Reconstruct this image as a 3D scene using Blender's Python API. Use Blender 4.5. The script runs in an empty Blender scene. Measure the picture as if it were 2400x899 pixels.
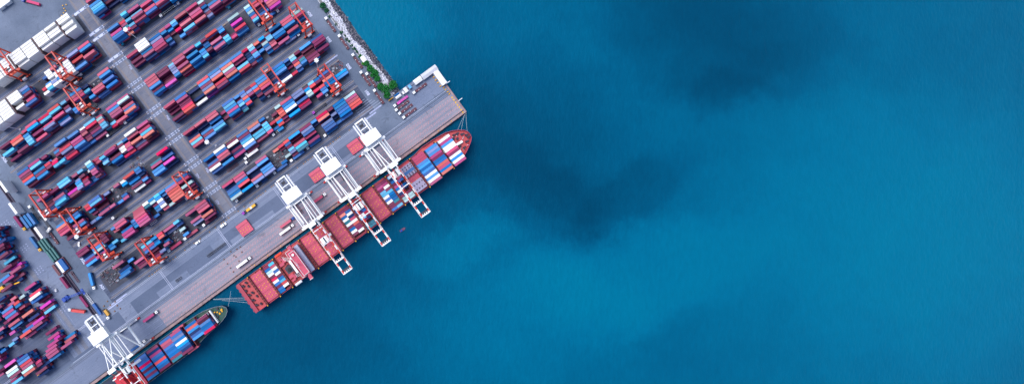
import bpy, math, random
from mathutils import Vector, Matrix, noise
random.seed(7)
R=math.radians
# ---------------------------------------------------------------- frame of the port: u runs along the quay, v towards the sea
ANG=R(36.1); CA,SA=math.cos(ANG),math.sin(ANG)
CAMH=420.0; FPX=1030.0
def uv(px,py,z=0.0):
    "photo measurement at a known height -> port metres"
    k=(CAMH-z)/FPX; dx=(px-790)*k; dy=(450-py)*k
    return dx*CA+dy*SA, dx*SA-dy*CA
def W(u,v,z=0.0): return Vector((u*CA+v*SA, u*SA-v*CA, z))
def toworldxy(px,py,z=0):
    k=(CAMH-z)/FPX; return (px-790)*k,(450-py)*k
scene=bpy.context.scene
COL=scene.collection

def lin(r,g,b,f=0.8):
    o=[]
    for c in (r,g,b):
        c/=255.0
        o.append((c/12.92 if c<=0.04045 else ((c+0.055)/1.055)**2.4)*f)
    return tuple(o)+(1.0,)

# ---------------------------------------------------------------- materials
def new_mat(name):
    m=bpy.data.materials.new(name); m.use_nodes=True
    nt=m.node_tree; b=nt.nodes['Principled BSDF']; return m,nt,b
def paint(name,col,rough=0.6,var=0.12,scale=0.6,metal=0.0,bump=0.0,wear=0.0,stretch=None):
    m,nt,b=new_mat(name); N=nt.nodes; Lk=nt.links
    b.inputs['Roughness'].default_value=rough; b.inputs['Metallic'].default_value=metal
    tc=N.new('ShaderNodeTexCoord'); mp=N.new('ShaderNodeMapping'); Lk.new(tc.outputs['Object'],mp.inputs[0])
    if stretch: mp.inputs['Scale'].default_value=stretch
    nz=N.new('ShaderNodeTexNoise'); nz.inputs['Scale'].default_value=scale; nz.inputs['Detail'].default_value=5; nz.inputs['Roughness'].default_value=0.65
    Lk.new(mp.outputs[0],nz.inputs[0])
    rp=N.new('ShaderNodeMapRange'); rp.inputs[1].default_value=0.3; rp.inputs[2].default_value=0.7; rp.inputs[3].default_value=1-var; rp.inputs[4].default_value=1+var
    Lk.new(nz.outputs[0],rp.inputs[0])
    hs=N.new('ShaderNodeHueSaturation'); hs.inputs['Color'].default_value=col; Lk.new(rp.outputs[0],hs.inputs['Value'])
    out=hs.outputs[0]
    if wear>0:
        nz2=N.new('ShaderNodeTexNoise'); nz2.inputs['Scale'].default_value=scale*3; nz2.inputs['Detail'].default_value=6; Lk.new(tc.outputs['Object'],nz2.inputs[0])
        r2=N.new('ShaderNodeMapRange'); r2.inputs[1].default_value=0.58; r2.inputs[2].default_value=0.68; r2.inputs[4].default_value=wear; Lk.new(nz2.outputs[0],r2.inputs[0])
        mx=N.new('ShaderNodeMix'); mx.data_type='RGBA'; Lk.new(r2.outputs[0],mx.inputs[0]); Lk.new(out,mx.inputs[6]); mx.inputs[7].default_value=(0.12,0.055,0.05,1); out=mx.outputs[2]
    Lk.new(out,b.inputs['Base Color'])
    if bump>0:
        bp=N.new('ShaderNodeBump'); bp.inputs['Strength'].default_value=bump; bp.inputs['Distance'].default_value=0.1; Lk.new(nz.outputs[0],bp.inputs['Height']); Lk.new(bp.outputs[0],b.inputs['Normal'])
    return m
PAL=dict(R=(204,78,106),E=(188,76,124),M=(134,50,88),D=(94,20,60),B=(0,102,188),L=(44,126,200),A=(0,144,230),C=(86,186,234),
 N=(8,46,112),G=(128,140,196),W=(250,248,246),S=(186,218,222),O=(232,104,88),K=(226,0,58),P=(226,52,180),T=(54,124,148),V=(106,20,116),Y=(240,176,30))
PNAME=dict(R='coral red',E='rose red',M='maroon',D='wine red',B='blue',L='faded blue',A='bright azure',C='sky blue',N='navy blue',G='lavender grey',W='white',S='mint grey',O='orange',K='crimson',P='magenta pink',T='teal',V='purple',Y='yellow')
def container_mat(k):
    c=lin(*PAL[k],f=0.78)
    m,nt,b=new_mat('container_paint_'+PNAME[k].replace(' ','_')); N=nt.nodes; Lk=nt.links
    b.inputs['Roughness'].default_value=0.6; b.inputs['Specular IOR Level'].default_value=0.15
    geo=N.new('ShaderNodeNewGeometry'); tc=N.new('ShaderNodeTexCoord')
    # each container its own age
    hs=N.new('ShaderNodeHueSaturation'); hs.inputs['Color'].default_value=c
    r1=N.new('ShaderNodeMapRange'); r1.inputs[3].default_value=(0.94 if k=='W' else 0.74); r1.inputs[4].default_value=(1.1 if k=='W' else 1.2); Lk.new(geo.outputs['Random Per Island'],r1.inputs[0]); Lk.new(r1.outputs[0],hs.inputs['Value'])
    oi=N.new('ShaderNodeObjectInfo'); ad=N.new('ShaderNodeMath'); ad.operation='ADD'; Lk.new(geo.outputs['Random Per Island'],ad.inputs[0]); Lk.new(oi.outputs['Random'],ad.inputs[1])
    fr=N.new('ShaderNodeMath'); fr.operation='FRACT'; Lk.new(ad.outputs[0],fr.inputs[0]); Lk.new(fr.outputs[0],r1.inputs[0])
    mu=N.new('ShaderNodeMath'); mu.operation='MULTIPLY'; mu.inputs[1].default_value=7.3; Lk.new(fr.outputs[0],mu.inputs[0])
    f2=N.new('ShaderNodeMath'); f2.operation='FRACT'; Lk.new(mu.outputs[0],f2.inputs[0])
    r2=N.new('ShaderNodeMapRange'); r2.inputs[3].default_value=0.486; r2.inputs[4].default_value=0.503; Lk.new(f2.outputs[0],r2.inputs[0]); Lk.new(r2.outputs[0],hs.inputs['Hue'])
    r3=N.new('ShaderNodeMapRange'); r3.inputs[3].default_value=1.02; r3.inputs[4].default_value=0.84; Lk.new(f2.outputs[0],r3.inputs[0]); Lk.new(r3.outputs[0],hs.inputs['Saturation'])
    # dirt and rust patches on roofs
    nz=N.new('ShaderNodeTexNoise'); nz.inputs['Scale'].default_value=0.55; nz.inputs['Detail'].default_value=7; nz.inputs['Roughness'].default_value=0.7; Lk.new(geo.outputs['Position'],nz.inputs[0])
    rr=N.new('ShaderNodeMapRange'); rr.inputs[1].default_value=0.52; rr.inputs[2].default_value=0.75; rr.inputs[4].default_value=0.1 if k=='W' else 0.5; Lk.new(nz.outputs[0],rr.inputs[0])
    mx=N.new('ShaderNodeMix'); mx.data_type='RGBA'; mx.blend_type='MIX'; Lk.new(rr.outputs[0],mx.inputs[0]); Lk.new(hs.outputs[0],mx.inputs[6])
    mx.inputs[7].default_value=tuple(x*0.55+0.02 for x in c[:3])+(1,)
    nf=N.new('ShaderNodeTexNoise'); nf.inputs['Scale'].default_value=1.6; nf.inputs['Detail'].default_value=6; nf.inputs['Roughness'].default_value=0.8; Lk.new(geo.outputs['Position'],nf.inputs[0])
    rf=N.new('ShaderNodeMapRange'); rf.inputs[1].default_value=0.55; rf.inputs[2].default_value=0.72; rf.inputs[4].default_value=0.3; Lk.new(nf.outputs[0],rf.inputs[0])
    mf=N.new('ShaderNodeMix'); mf.data_type='RGBA'; Lk.new(rf.outputs[0],mf.inputs[0]); Lk.new(mx.outputs[2],mf.inputs[6]); mf.inputs[7].default_value=tuple(x*0.75+0.08 for x in c[:3])+(1,)
    Lk.new(mf.outputs[2],b.inputs['Base Color'])
    # corrugation
    wv=N.new('ShaderNodeTexWave'); wv.inputs['Scale'].default_value=1.8; wv.bands_direction='X'; Lk.new(tc.outputs['Object'],wv.inputs[0])
    bp=N.new('ShaderNodeBump'); bp.inputs['Strength'].default_value=0.12; bp.inputs['Distance'].default_value=0.03; Lk.new(wv.outputs[1],bp.inputs['Height']); Lk.new(bp.outputs[0],b.inputs['Normal'])
    return m
CM={k:container_mat(k) for k in PAL}
M_orange=paint('crane_orange_paint',lin(232,62,22),0.5,0.15,0.4,wear=0.25)
M_red=paint('crane_red_paint',lin(196,32,30),0.5,0.2,0.4,wear=0.25)
M_boomred=paint('boom_red_orange_paint',lin(228,62,36),0.5,0.12,0.4)
M_white=paint('white_paint',(0.8,0.8,0.8,1),0.45,0.05,0.3)
M_dwhite=paint('dirty_white_paint',(0.62,0.63,0.68,1),0.5,0.12,0.5,wear=0.25)
M_dark=paint('dark_steel',(0.03,0.032,0.05,1),0.6,0.3,0.8)
M_grey=paint('grey_steel',(0.22,0.24,0.3,1),0.5,0.25,0.6)
M_tyre=paint('tyre_rubber',(0.02,0.02,0.022,1),0.85,0.2,1)
M_glass=paint('dark_glass',(0.02,0.03,0.05,1),0.1,0.1,1)
M_yellow=paint('yellow_paint',lin(245,180,20),0.5,0.12,0.8)
M_chass=paint('trailer_maroon_steel',lin(110,58,72),0.6,0.35,0.9,wear=0.4)
M_hull=paint('ship_red_hull',lin(172,58,78),0.5,0.15,0.12,wear=0.2)
M_deck=paint('ship_red_deck',lin(196,78,82),0.6,0.22,0.18,wear=0.35)
M_hatch=paint('hatch_cover_red',lin(204,80,106),0.55,0.16,0.16,wear=0.3,stretch=(0.4,1.6,1))
M_hatchg=paint('grey_pontoon_steel',lin(172,162,190),0.55,0.15,0.3,wear=0.2)
M_rust=paint('lashing_bridge_rust',lin(120,44,48),0.7,0.35,0.5,wear=0.5)
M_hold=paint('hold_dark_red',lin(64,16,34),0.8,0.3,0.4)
M_hull2=paint('ship_dark_hull',lin(24,40,66),0.5,0.2,0.2)
M_green=paint('green_deck_paint',lin(28,78,70),0.6,0.3,0.4,wear=0.3)
M_winch=paint('winch_grey_paint',lin(58,48,66),0.6,0.3,1)
M_roof=paint('white_sheet_roof',(0.74,0.73,0.74,1),0.5,0.06,0.2,wear=0.08)
M_roofg=paint('grey_sheet_roof',(0.5,0.5,0.55,1),0.5,0.1,0.2,wear=0.1)
M_blue=paint('blue_machine_paint',lin(10,70,170),0.5,0.2,0.6)
M_lblue=paint('light_blue_roof',lin(110,185,235),0.5,0.1,0.6)
M_rope=paint('mooring_rope',(0.55,0.6,0.62,1),0.8,0.2,2)
M_bark=paint('bark',(0.09,0.06,0.045,1),0.9,0.3,2)
M_mark=paint('white_road_paint',lin(205,212,240,0.8),0.7,0.25,1.4)
M_markf=paint('faded_road_paint',lin(176,184,220,0.75),0.8,0.4,0.9)
M_ypaint=paint('yellow_road_paint',lin(230,180,40),0.7,0.25,1.2)

def ground_mat(name,c1,c2,c3,streak=1.0,sy=1.1,blot=0.03,rough=0.85,hatch=None,slab=0.0):
    m,nt,b=new_mat(name); N=nt.nodes; Lk=nt.links; b.inputs['Roughness'].default_value=rough
    tc=N.new('ShaderNodeTexCoord')
    mp=N.new('ShaderNodeMapping'); mp.inputs['Scale'].default_value=(0.012,sy,1); Lk.new(tc.outputs['Object'],mp.inputs[0])
    n1=N.new('ShaderNodeTexNoise'); n1.inputs['Scale'].default_value=1; n1.inputs['Detail'].default_value=6; n1.inputs['Roughness'].default_value=0.7; Lk.new(mp.outputs[0],n1.inputs[0])
    n2=N.new('ShaderNodeTexNoise'); n2.inputs['Scale'].default_value=blot; n2.inputs['Detail'].default_value=8; n2.inputs['Roughness'].default_value=0.6; Lk.new(tc.outputs['Object'],n2.inputs[0])
    n3=N.new('ShaderNodeTexNoise'); n3.inputs['Scale'].default_value=0.9; n3.inputs['Detail'].default_value=6; n3.inputs['Roughness'].default_value=0.8; Lk.new(tc.outputs['Object'],n3.inputs[0])
    a=N.new('ShaderNodeMapRange'); a.inputs[1].default_value=0.41; a.inputs[2].default_value=0.59; Lk.new(n2.outputs[0],a.inputs[0])
    mx=N.new('ShaderNodeMix'); mx.data_type='RGBA'; Lk.new(a.outputs[0],mx.inputs[0]); mx.inputs[6].default_value=c1; mx.inputs[7].default_value=c2
    s=N.new('ShaderNodeMapRange'); s.inputs[1].default_value=0.42; s.inputs[2].default_value=0.66; s.inputs[4].default_value=streak; Lk.new(n1.outputs[0],s.inputs[0])
    m2=N.new('ShaderNodeMix'); m2.data_type='RGBA'; Lk.new(s.outputs[0],m2.inputs[0]); Lk.new(mx.outputs[2],m2.inputs[6]); m2.inputs[7].default_value=c3
    out=m2.outputs[2]
    if hatch:   # short slanted paint strokes worn into the concrete, in bands along the quay
        sp=N.new('ShaderNodeSeparateXYZ'); Lk.new(tc.outputs['Object'],sp.inputs[0])
        def math_(op,a_,b_=None):
            q=N.new('ShaderNodeMath'); q.operation=op
            for i,x in enumerate((a_,b_)):
                if x is None: continue
                if isinstance(x,(int,float)): q.inputs[i].default_value=x
                else: Lk.new(x,q.inputs[i])
            return q.outputs[0]
        band=math_('FRACT',math_('MULTIPLY',sp.outputs[1],1/4.9))
        bm=math_('LESS_THAN',math_('ABSOLUTE',math_('SUBTRACT',band,0.5)),0.27)
        dg=math_('FRACT',math_('MULTIPLY',math_('ADD',sp.outputs[0],math_('MULTIPLY',sp.outputs[1],-1.0)),1/2.1))
        dm=math_('LESS_THAN',dg,0.42)
        nzm=N.new('ShaderNodeMapRange'); nzm.inputs[1].default_value=0.40; nzm.inputs[2].default_value=0.55; Lk.new(n3.outputs[0],nzm.inputs[0])
        f=math_('MULTIPLY',math_('MULTIPLY',bm,dm),math_('MULTIPLY',nzm.outputs[0],0.8))
        m3=N.new('ShaderNodeMix'); m3.data_type='RGBA'; Lk.new(f,m3.inputs[0]); Lk.new(out,m3.inputs[6]); m3.inputs[7].default_value=hatch; out=m3.outputs[2]
    st=N.new('ShaderNodeTexNoise'); st.inputs['Scale'].default_value=0.11; st.inputs['Detail'].default_value=5; st.inputs['Roughness'].default_value=0.55; st.inputs['Distortion'].default_value=1.5; Lk.new(tc.outputs['Object'],st.inputs[0])
    sr=N.new('ShaderNodeMapRange'); sr.inputs[1].default_value=0.60; sr.inputs[2].default_value=0.70; sr.inputs[4].default_value=0.38; Lk.new(st.outputs[0],sr.inputs[0])
    ms_=N.new('ShaderNodeMix'); ms_.data_type='RGBA'; Lk.new(sr.outputs[0],ms_.inputs[0]); Lk.new(out,ms_.inputs[6]); ms_.inputs[7].default_value=tuple(x*.35 for x in c1[:3])+(1,); out=ms_.outputs[2]
    hs=N.new('ShaderNodeHueSaturation'); Lk.new(out,hs.inputs['Color'])
    v=N.new('ShaderNodeMapRange'); v.inputs[1].default_value=0.3; v.inputs[2].default_value=0.7; v.inputs[3].default_value=0.82; v.inputs[4].default_value=1.15; Lk.new(n3.outputs[0],v.inputs[0]); Lk.new(v.outputs[0],hs.inputs['Value'])
    out=hs.outputs[0]
    if slab>0:
        br=N.new('ShaderNodeTexBrick'); br.inputs['Scale'].default_value=1/slab; br.offset=0; br.inputs['Mortar Size'].default_value=0.012; br.inputs['Color1'].default_value=(1,1,1,1); br.inputs['Color2'].default_value=(.86,.87,.9,1); br.inputs['Mortar'].default_value=(.6,.6,.62,1); br.inputs['Brick Width'].default_value=1; br.inputs['Row Height'].default_value=1
        Lk.new(tc.outputs['Object'],br.inputs[0])
        ml=N.new('ShaderNodeMix'); ml.data_type='RGBA'; ml.blend_type='MULTIPLY'; ml.inputs[0].default_value=1; Lk.new(out,ml.inputs[6]); Lk.new(br.outputs[0],ml.inputs[7]); out=ml.outputs[2]
    Lk.new(out,b.inputs['Base Color'])
    return m
G_yard=ground_mat('yard_asphalt',lin(92,106,129),lin(118,131,154),lin(106,109,129),0.12,0.9,0.016)
G_lane=ground_mat('stacking_lane_asphalt',lin(55,66,92),lin(77,91,119),lin(110,118,141),0.6,1.0,0.02)
G_bed=ground_mat('stack_bed_dirty_asphalt',lin(41,52,73),lin(72,75,89),lin(90,86,95),0.6,0.5,0.06)
G_cross=ground_mat('cross_road_concrete',lin(104,111,133),lin(130,134,150),lin(139,136,143),0.5,0.4,0.03,slab=9)
G_run=ground_mat('runway_strip_concrete',lin(125,122,131),lin(149,138,137),lin(101,106,126),0.6,1.5,0.04)
G_apron=ground_mat('quay_apron_concrete',lin(139,141,159),lin(162,155,167),lin(120,127,149),0.6,0.7,0.02,hatch=lin(212,148,143),slab=0)
G_aproc=ground_mat('quay_apron_concrete_plain',lin(114,127,154),lin(132,143,168),lin(105,117,145),0.7,0.8,0.02)
G_dasph=ground_mat('apron_asphalt',lin(85,99,126),lin(99,112,139),lin(95,107,136),0.3,0.5,0.015)
G_edge=ground_mat('quay_edge_concrete',lin(154,130,135),lin(183,153,150),lin(123,105,117),0.6,2,0.2)
G_soil=ground_mat('gravelly_soil',lin(111,113,121),lin(139,140,142),lin(95,98,101),0.3,1,0.1)

# ---------------------------------------------------------------- mesh helper (coordinates in u,v,z)
class MB:
    def __init__(s): s.v=[]; s.f=[]; s.m=[]
    def add(s,vs,fs,m=0):
        o=len(s.v); s.v+=vs; s.f+=[tuple(i+o for i in f) for f in fs]; s.m+=[m]*len(fs)
    def box(s,u0,u1,v0,v1,z0,z1,m=0):
        s.add([(u0,v0,z0),(u1,v0,z0),(u1,v1,z0),(u0,v1,z0),(u0,v0,z1),(u1,v0,z1),(u1,v1,z1),(u0,v1,z1)],
              [(0,1,2,3),(4,7,6,5),(0,4,5,1),(1,5,6,2),(2,6,7,3),(3,7,4,0)],m)
    def cbox(s,u,v,z0,lu,lv,lz,m=0): s.box(u-lu/2,u+lu/2,v-lv/2,v+lv/2,z0,z0+lz,m)
    def beam(s,p,q,w,h=None,m=0):
        h=h or w; p=Vector(p); q=Vector(q); d=(q-p)
        if d.length<1e-6: return
        d.normalize(); up=Vector((0,0,1)) if abs(d.z)<0.95 else Vector((1,0,0))
        a=d.cross(up).normalized()*w/2; b=a.cross(d).normalized()*h/2
        vs=[tuple(x) for x in (p-a-b,p+a-b,p+a+b,p-a+b,q-a-b,q+a-b,q+a+b,q-a+b)]
        s.add(vs,[(0,1,2,3),(4,7,6,5),(0,4,5,1),(1,5,6,2),(2,6,7,3),(3,7,4,0)],m)
    def tube(s,p,q,r0,r1=None,n=8,m=0):
        r1=r0 if r1 is None else r1; p=Vector(p); q=Vector(q); d=(q-p).normalized(); up=Vector((0,0,1)) if abs(d.z)<0.95 else Vector((1,0,0))
        a=d.cross(up).normalized(); b=a.cross(d).normalized(); vs=[]
        for c,r in ((p,r0),(q,r1)):
            for i in range(n):
                t=2*math.pi*i/n; vs.append(tuple(c+a*math.cos(t)*r+b*math.sin(t)*r))
        fs=[(i,(i+1)%n,n+(i+1)%n,n+i) for i in range(n)]+[tuple(range(n))[::-1],tuple(range(n,2*n))]
        s.add(vs,fs,m)
    def prism(s,poly,z0,z1,m=0,mt=None,top=None):
        n=len(poly); top=top or poly
        vs=[(x,y,z0) for x,y in poly]+[(x,y,z1) for x,y in top]
        s.add(vs,[(i,(i+1)%n,n+(i+1)%n,n+i) for i in range(n)],m)
        s.add([(x,y,z1) for x,y in top],[tuple(range(n))],m if mt is None else mt)
        s.add([(x,y,z0) for x,y in poly],[tuple(range(n))[::-1]],m)
    def sheet(s,poly,z,m=0): s.add([(x,y,z) for x,y in poly],[tuple(range(len(poly)))],m)
    def build(s,name,mats,parent=None,o=(0,0,0),smooth=False,col=True):
        me=bpy.data.meshes.new(name)
        me.from_pydata([(x-o[0],-(y-o[1]),z-o[2]) for x,y,z in s.v],[],s.f)   # local y points away from the sea
        if not isinstance(mats,(list,tuple)): mats=[mats]
        for m in mats: me.materials.append(m)
        me.polygons.foreach_set('material_index',s.m)
        me.update()
        import bmesh
        bm=bmesh.new(); bm.from_mesh(me); bmesh.ops.recalc_face_normals(bm,faces=bm.faces); bm.to_mesh(me); bm.free()
        if smooth: me.polygons.foreach_set('use_smooth',[True]*len(me.polygons))
        ob=bpy.data.objects.new(name,me); COL.objects.link(ob)
        if parent: ob.parent=parent
        return ob
def place(ob,u,v,z=0,rot=0): ob.location=W(u,v,z); ob.rotation_euler=(0,0,ANG+rot); return ob
def tag(o,label=None,cat=None,group=None,kind=None):
    if label: o['label']=label
    if cat: o['category']=cat
    if group: o['group']=group
    if kind: o['kind']=kind
    return o
def empty(name,u,v,z=0,rot=0):
    o=bpy.data.objects.new(name,None); COL.objects.link(o); o.empty_display_size=1; place(o,u,v,z,rot); return o
KIDS={}
def copy_tree(o,parent=None):
    c=o.copy(); COL.objects.link(c)
    if parent: c.parent=parent
    for ch in list(o.children): copy_tree(ch,c)
    return c
def struct(name,mb,mats,smooth=False):
    o=mb.build(name,mats,smooth=smooth); place(o,0,0,0); tag(o,kind='structure'); return o
# ---------------------------------------------------------------- containers
L40,L20,CWD,CHT=12.19,6.06,2.44,2.6
def cont_geom(L,H=CHT):
    hx,hy=L/2,CWD/2; ins=0.12; dep=0.05; vs=[]; fs=[]
    c=[(-hx,-hy,0),(hx,-hy,0),(hx,hy,0),(-hx,hy,0),(-hx,-hy,H),(hx,-hy,H),(hx,hy,H),(-hx,hy,H)]
    vs=list(c)
    quads=[(4,5,6,7),(0,1,5,4),(1,2,6,5),(2,3,7,6),(3,0,4,7)]
    cen=Vector((0,0,H/2))
    for q in quads:
        p=[Vector(c[i]) for i in q]; m=sum(p,Vector())/4; n=(p[1]-p[0]).cross(p[2]-p[1]).normalized()
        if n.dot(m-cen)<0: n=-n
        o=len(vs)
        for a in p:
            d=m-a; e=Vector([(math.copysign(min(ins,abs(x)),x)) for x in d]); vs.append(tuple(a+e-n*dep*0))
        for a in range(4): vs.append(tuple(Vector(vs[o+a])-n*dep))
        for a in range(4):
            b=(a+1)%4
            fs.append((q[a],q[b],o+b,o+a)); fs.append((o+a,o+b,o+4+b,o+4+a))
        fs.append((o+4,o+5,o+6,o+7))
    fs.append((3,2,1,0))
    return vs,fs
GEOM={40:cont_geom(L40),20:cont_geom(L20)}
CMESH={}
def cmesh(t,k):
    if (t,k) not in CMESH:
        me=bpy.data.meshes.new('container_%d_foot'%t); me.from_pydata(*[GEOM[t][0],[],GEOM[t][1]]); me.materials.append(CM[k])
        import bmesh
        bm=bmesh.new(); bm.from_mesh(me); bmesh.ops.recalc_face_normals(bm,faces=bm.faces); bm.to_mesh(me); bm.free()
        CMESH[(t,k)]=me
    return CMESH[(t,k)]
POOL=[]   # every container: dict(u,v (centre),z,t,k,rot,label,top)
def put(u,v,z,t,k,label,top=True,rot=0,force=False,group=None):
    POOL.append(dict(u=u,v=v,z=z,t=t,k=k,rot=rot,label=label,top=top,force=force,group=group))
FILL='MDNBRMNLEBMDNBGKA'
def stack(u0,v0,t,k,h,label,z=0.05,fam=None,group=None):
    "u0,v0 = low corner; h tiers, k on top"
    L=L40 if t==40 else L20; u=u0+L/2; v=v0+CWD/2
    for i in range(h):
        zz=z+i*CHT
        if i==h-1: put(u,v,zz,t,k,label,True,group=group)
        else:
            kk=random.choice(fam or (FILL+k*5))
            if t==40 and random.random()<0.25 and not fam:
                put(u-3.06,v,zz,20,kk,None,False); put(u+3.06,v,zz,20,random.choice(FILL),None,False)
            else: put(u+random.uniform(-.06,.06),v+random.uniform(-.04,.04),zz,t,kk,None,False)
SL=6.40; RP=2.81
ORD=['first','second','third','fourth','fifth','sixth']
RB=dict(h="""0:RNBLBS 422334;2:RELKDA 444414;4:.GNNRG 031144;6:EANAAG 441444;9:o....b 100002;10:kd..s. 210020;11:obmcgm 333332;12:ADDRCT 421444;14:MGBRNM 444314;16:an.... 310000;17:KODGBB 441444;19:mngn.b 313102;20:BLBBBB 444442;22:SEROO. 333330""",
g="""0:BNBMWB 312343;2:WBRRNL 444414;4:MWNMNE 231223;6:LMBCWL 333444;8:OGMCCE 331332;10:bmcccr 213333;11:...k.b 000201;12:.m.oao 020222;13:sooomm 433321;14:RBAWNA 444414;16:GGNBKM 441433;18:mass.. 133300;19:comknr 331313;20:bmdkba 231333;21:BMOBB. 333330;23:...AA. 000220""",
f="""0:RNNOCR 412333;2:RNNLML 421222;4:RRBNLC 443144;6:.e.m.. 010100;7:BCAEBD 444442;9:ldacbt 323322;10:bgolk. 333330;11:mgen.. 333100;12:kaonmn 333332;13:LLORNM 444433;15:nnmnbm 111222;16:BAANNW 444223;18:bnm..k 321003;19:scmogb 333332;20:mnmtl. 313440;21:AMDDMM 432244;23:BMMNM. 455240""",
e="""0:RDM..M 421004;2:BEMMKO 443344;4:N..N.W 100102;6:KAMGOV 444442;8:LGODKM 444244;10:LOSEOB 444443;12:LRMNCK 443244;14:knnlnm 322222;15:scecab 333342;16:on.a.. 212200;17:amsbgb 323332;18:mccrrm 234332;19:LNLBNE 424413;21:RRANRB 444142;23:SRB... 331000""",
d="""0:RRRLMB 444433;2:MMDDMP 331123;4:cgggl. 233330;5:REDEOD 441432;7:EDLNLB 414142;9:cmnaac 311444;10:mbb.mn 322041;11:ODDEBE 411434;13:landcc 331344;14:....mr 000023;15:S.PNKL 404142;18:sasbrc 444444;19:RRDNBD 332221;21:MMPRRP 444444""",
c="""0:.RDMM. 041320;2:WWWLEN 555443;4:BNGEER 214455;6:rlnmlb 331332;7:eam... 321000;8:camkna 331312;9:RDDRNC 413414;11:RMERDR 434414;13:smbgmg 333222;14:...LED 000442;16:...KBD 000344;18:....BM 000033""",
b="""0:.LMELB 041445;2:.ketro 033332;3:cnc.cm 514044;4:ENCER. 414540;6:.RDRB. 041440;8:..BLR. 004450;10:...CAA 000444;12:....MB 000044""",
a="""0:R.ACCA 404445;2:MNNDNT 432210;4:..NDMN 003322""")
LB={'h2':"""2:RERNOM 555254;4:E..EG. 300320;6:cb.s.a 420303;8:EG.... 310000;9:ko.be. 440240;10:aba..g 434004;12:CEBMDM 333211;14:...EMM 000433;15:.a.... 020000;17:E.NBL. 402240""",
'g2':"""2:BRNSMD 441432;4:LEOOOO 455555;5:llnn.s 432103;6:cawgwr 444443;7:asmll. 443330;8:wt...b 440002;10:RRRREE 345555;11:..abl. 003330;13:ERDBEE 551344;14:lr...c 320002;15:....c. 000030;16:mmm.bl 333022;18:.OASNE 033324;20:MMNBMA 442233""",
'f2':"""2:KNBDPN 412042;4:.TE.AA 012044;6:lbnmam 443232;8:ONBGMW 422132;9:wa.... 220000;10:e...be 300022;11:.....a 000002;12:g....e 200004;14:BCDDNE 551224;15:kklm.l 443202;16:.....g 000002;18:BANEAM 441443;20:LORRDM 455523""",
'e2':"""2:ENRCOD 415552;4:WRNOGM 541422;5:b.rrek 203443;6:cmww.k 233303;8:REDMBN 351331;9:mclc.. 243400;10:rr.... 330000;11:scbeem 555554;12:.w..nb 010022;13:cmmkme 314344;14:engacg 313445;16:CCDDPM 551133;18:MNNELC 311445;20:ENDMNB 422222""",
'd2':"""2:ESNRLO 451445;4:ELEEDR 444413;5:....ck 000022;6:rsrcc. 344440;8:CKDMNE 443332;9:wmrmmb 344332;11:LDEEAB 424442;13:LRKGMK 534433;14:mlm.bc 233024;15:...rkc 000344;16:m.bkm. 302440;18:ECDLML 441444;20:BEMOLD 444443""",
'c2':"""2:RLDBDB 441424;4:...RRB 000442;5:nncnam 324232;7:LRR.m. 444020;8:m..dab 300133;9:c.mg.. 303300;11:OCNRBG 442422;13:KCDRGD 331341;15:RADM.R 441303;16:rbaccc 324444;18:.OONNM 044224;20:M.NC.M 301402""",
'b2':"""2:RLDNR. 442350;4:GDONNL 423224;5:mwwwww 344444;6:dswpww 234444;7:rbwwlw 434444;8:wwwwgw 444344;9:b.mawc 201344;10:...k.w 000203;13:GBMMRB 444344"""}
# low corner (u0,v0) of slot 0 / row 0 of each block, measured at stack-top height
ZT=10.4
ub,vb=uv(518,437,ZT); ua,va=uv(199,3,ZT)
names='hgfedcba'
BN={n:'B%02d'%(i+1) for i,n in enumerate(names)}
BASE={}
for i,n in enumerate(names):
    t=i/7; BASE[n]=(ub+(ua-ub)*t, vb+(va-vb)*t)
ul,vl=uv(482,465,ZT); um,vm=uv(160,32,ZT)
for i,n in enumerate(names):
    t=i/7; BASE[n+'2']=(ul+(um-ul)*t, vl+(vm-vl)*t)
def parse(n,txt,left):
    u0,v0=BASE[n]; blk=BN[n[0]] if not left else BN[n[0]].replace('B','A')
    for ent in txt.replace('\n','').split(';'):
        s,rest=ent.split(':'); s=int(s); cs,hs=rest.split(' ')
        for r,(c,h) in enumerate(zip(cs,hs)):
            if c=='.' or h=='0': continue
            h=int(h); t=40 if c.isupper() else 20; k=c.upper()
            uu=u0+s*SL if not left else u0-s*SL
            gap=(SL*(2 if t==40 else 1)-(L40 if t==40 else L20))/2
            rr=6-r
            lab='%s %s container, slot %d from cross road, row %d from quay, block %s'%(PNAME[k],'long' if t==40 else 'short',s,rr,blk)
            stack(uu+gap,v0+r*RP+0.18,t,k,h,lab,fam=('WWWN' if (k=='W' and n=='b2') else None),group='containers stacked in the yard')
for n,t in RB.items(): parse(n,t,False)
for n,t in LB.items(): parse(n,t,True)
# white refrigerated stacks at the far corner
def reefers(n,starts,rows,tag_):
    u0,v0=BASE[n]
    for j,(s,hs) in enumerate(zip(starts,rows)):
        for r,h in enumerate(hs):
            h=int(h)
            if h: stack(u0-s,v0+r*RP+0.15,40,'W',h,'white refrigerated container, %s stack from cross road, row %d from quay, %s'%(ORD[j] if j<6 else 'seventh',6-r,tag_),fam='W',group='white containers in the reefer stacks')
reefers('a2',[12.3,26.6,39.5,53.8,66.7,81.0,93.9],['554545','545540','555540','555550','555540','555550','555550'],'topmost white block')
reefers('b2',[91.8,106.1,119.0],['555.40'.replace('.','0'),'555555','555555'],'second white block')
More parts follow.
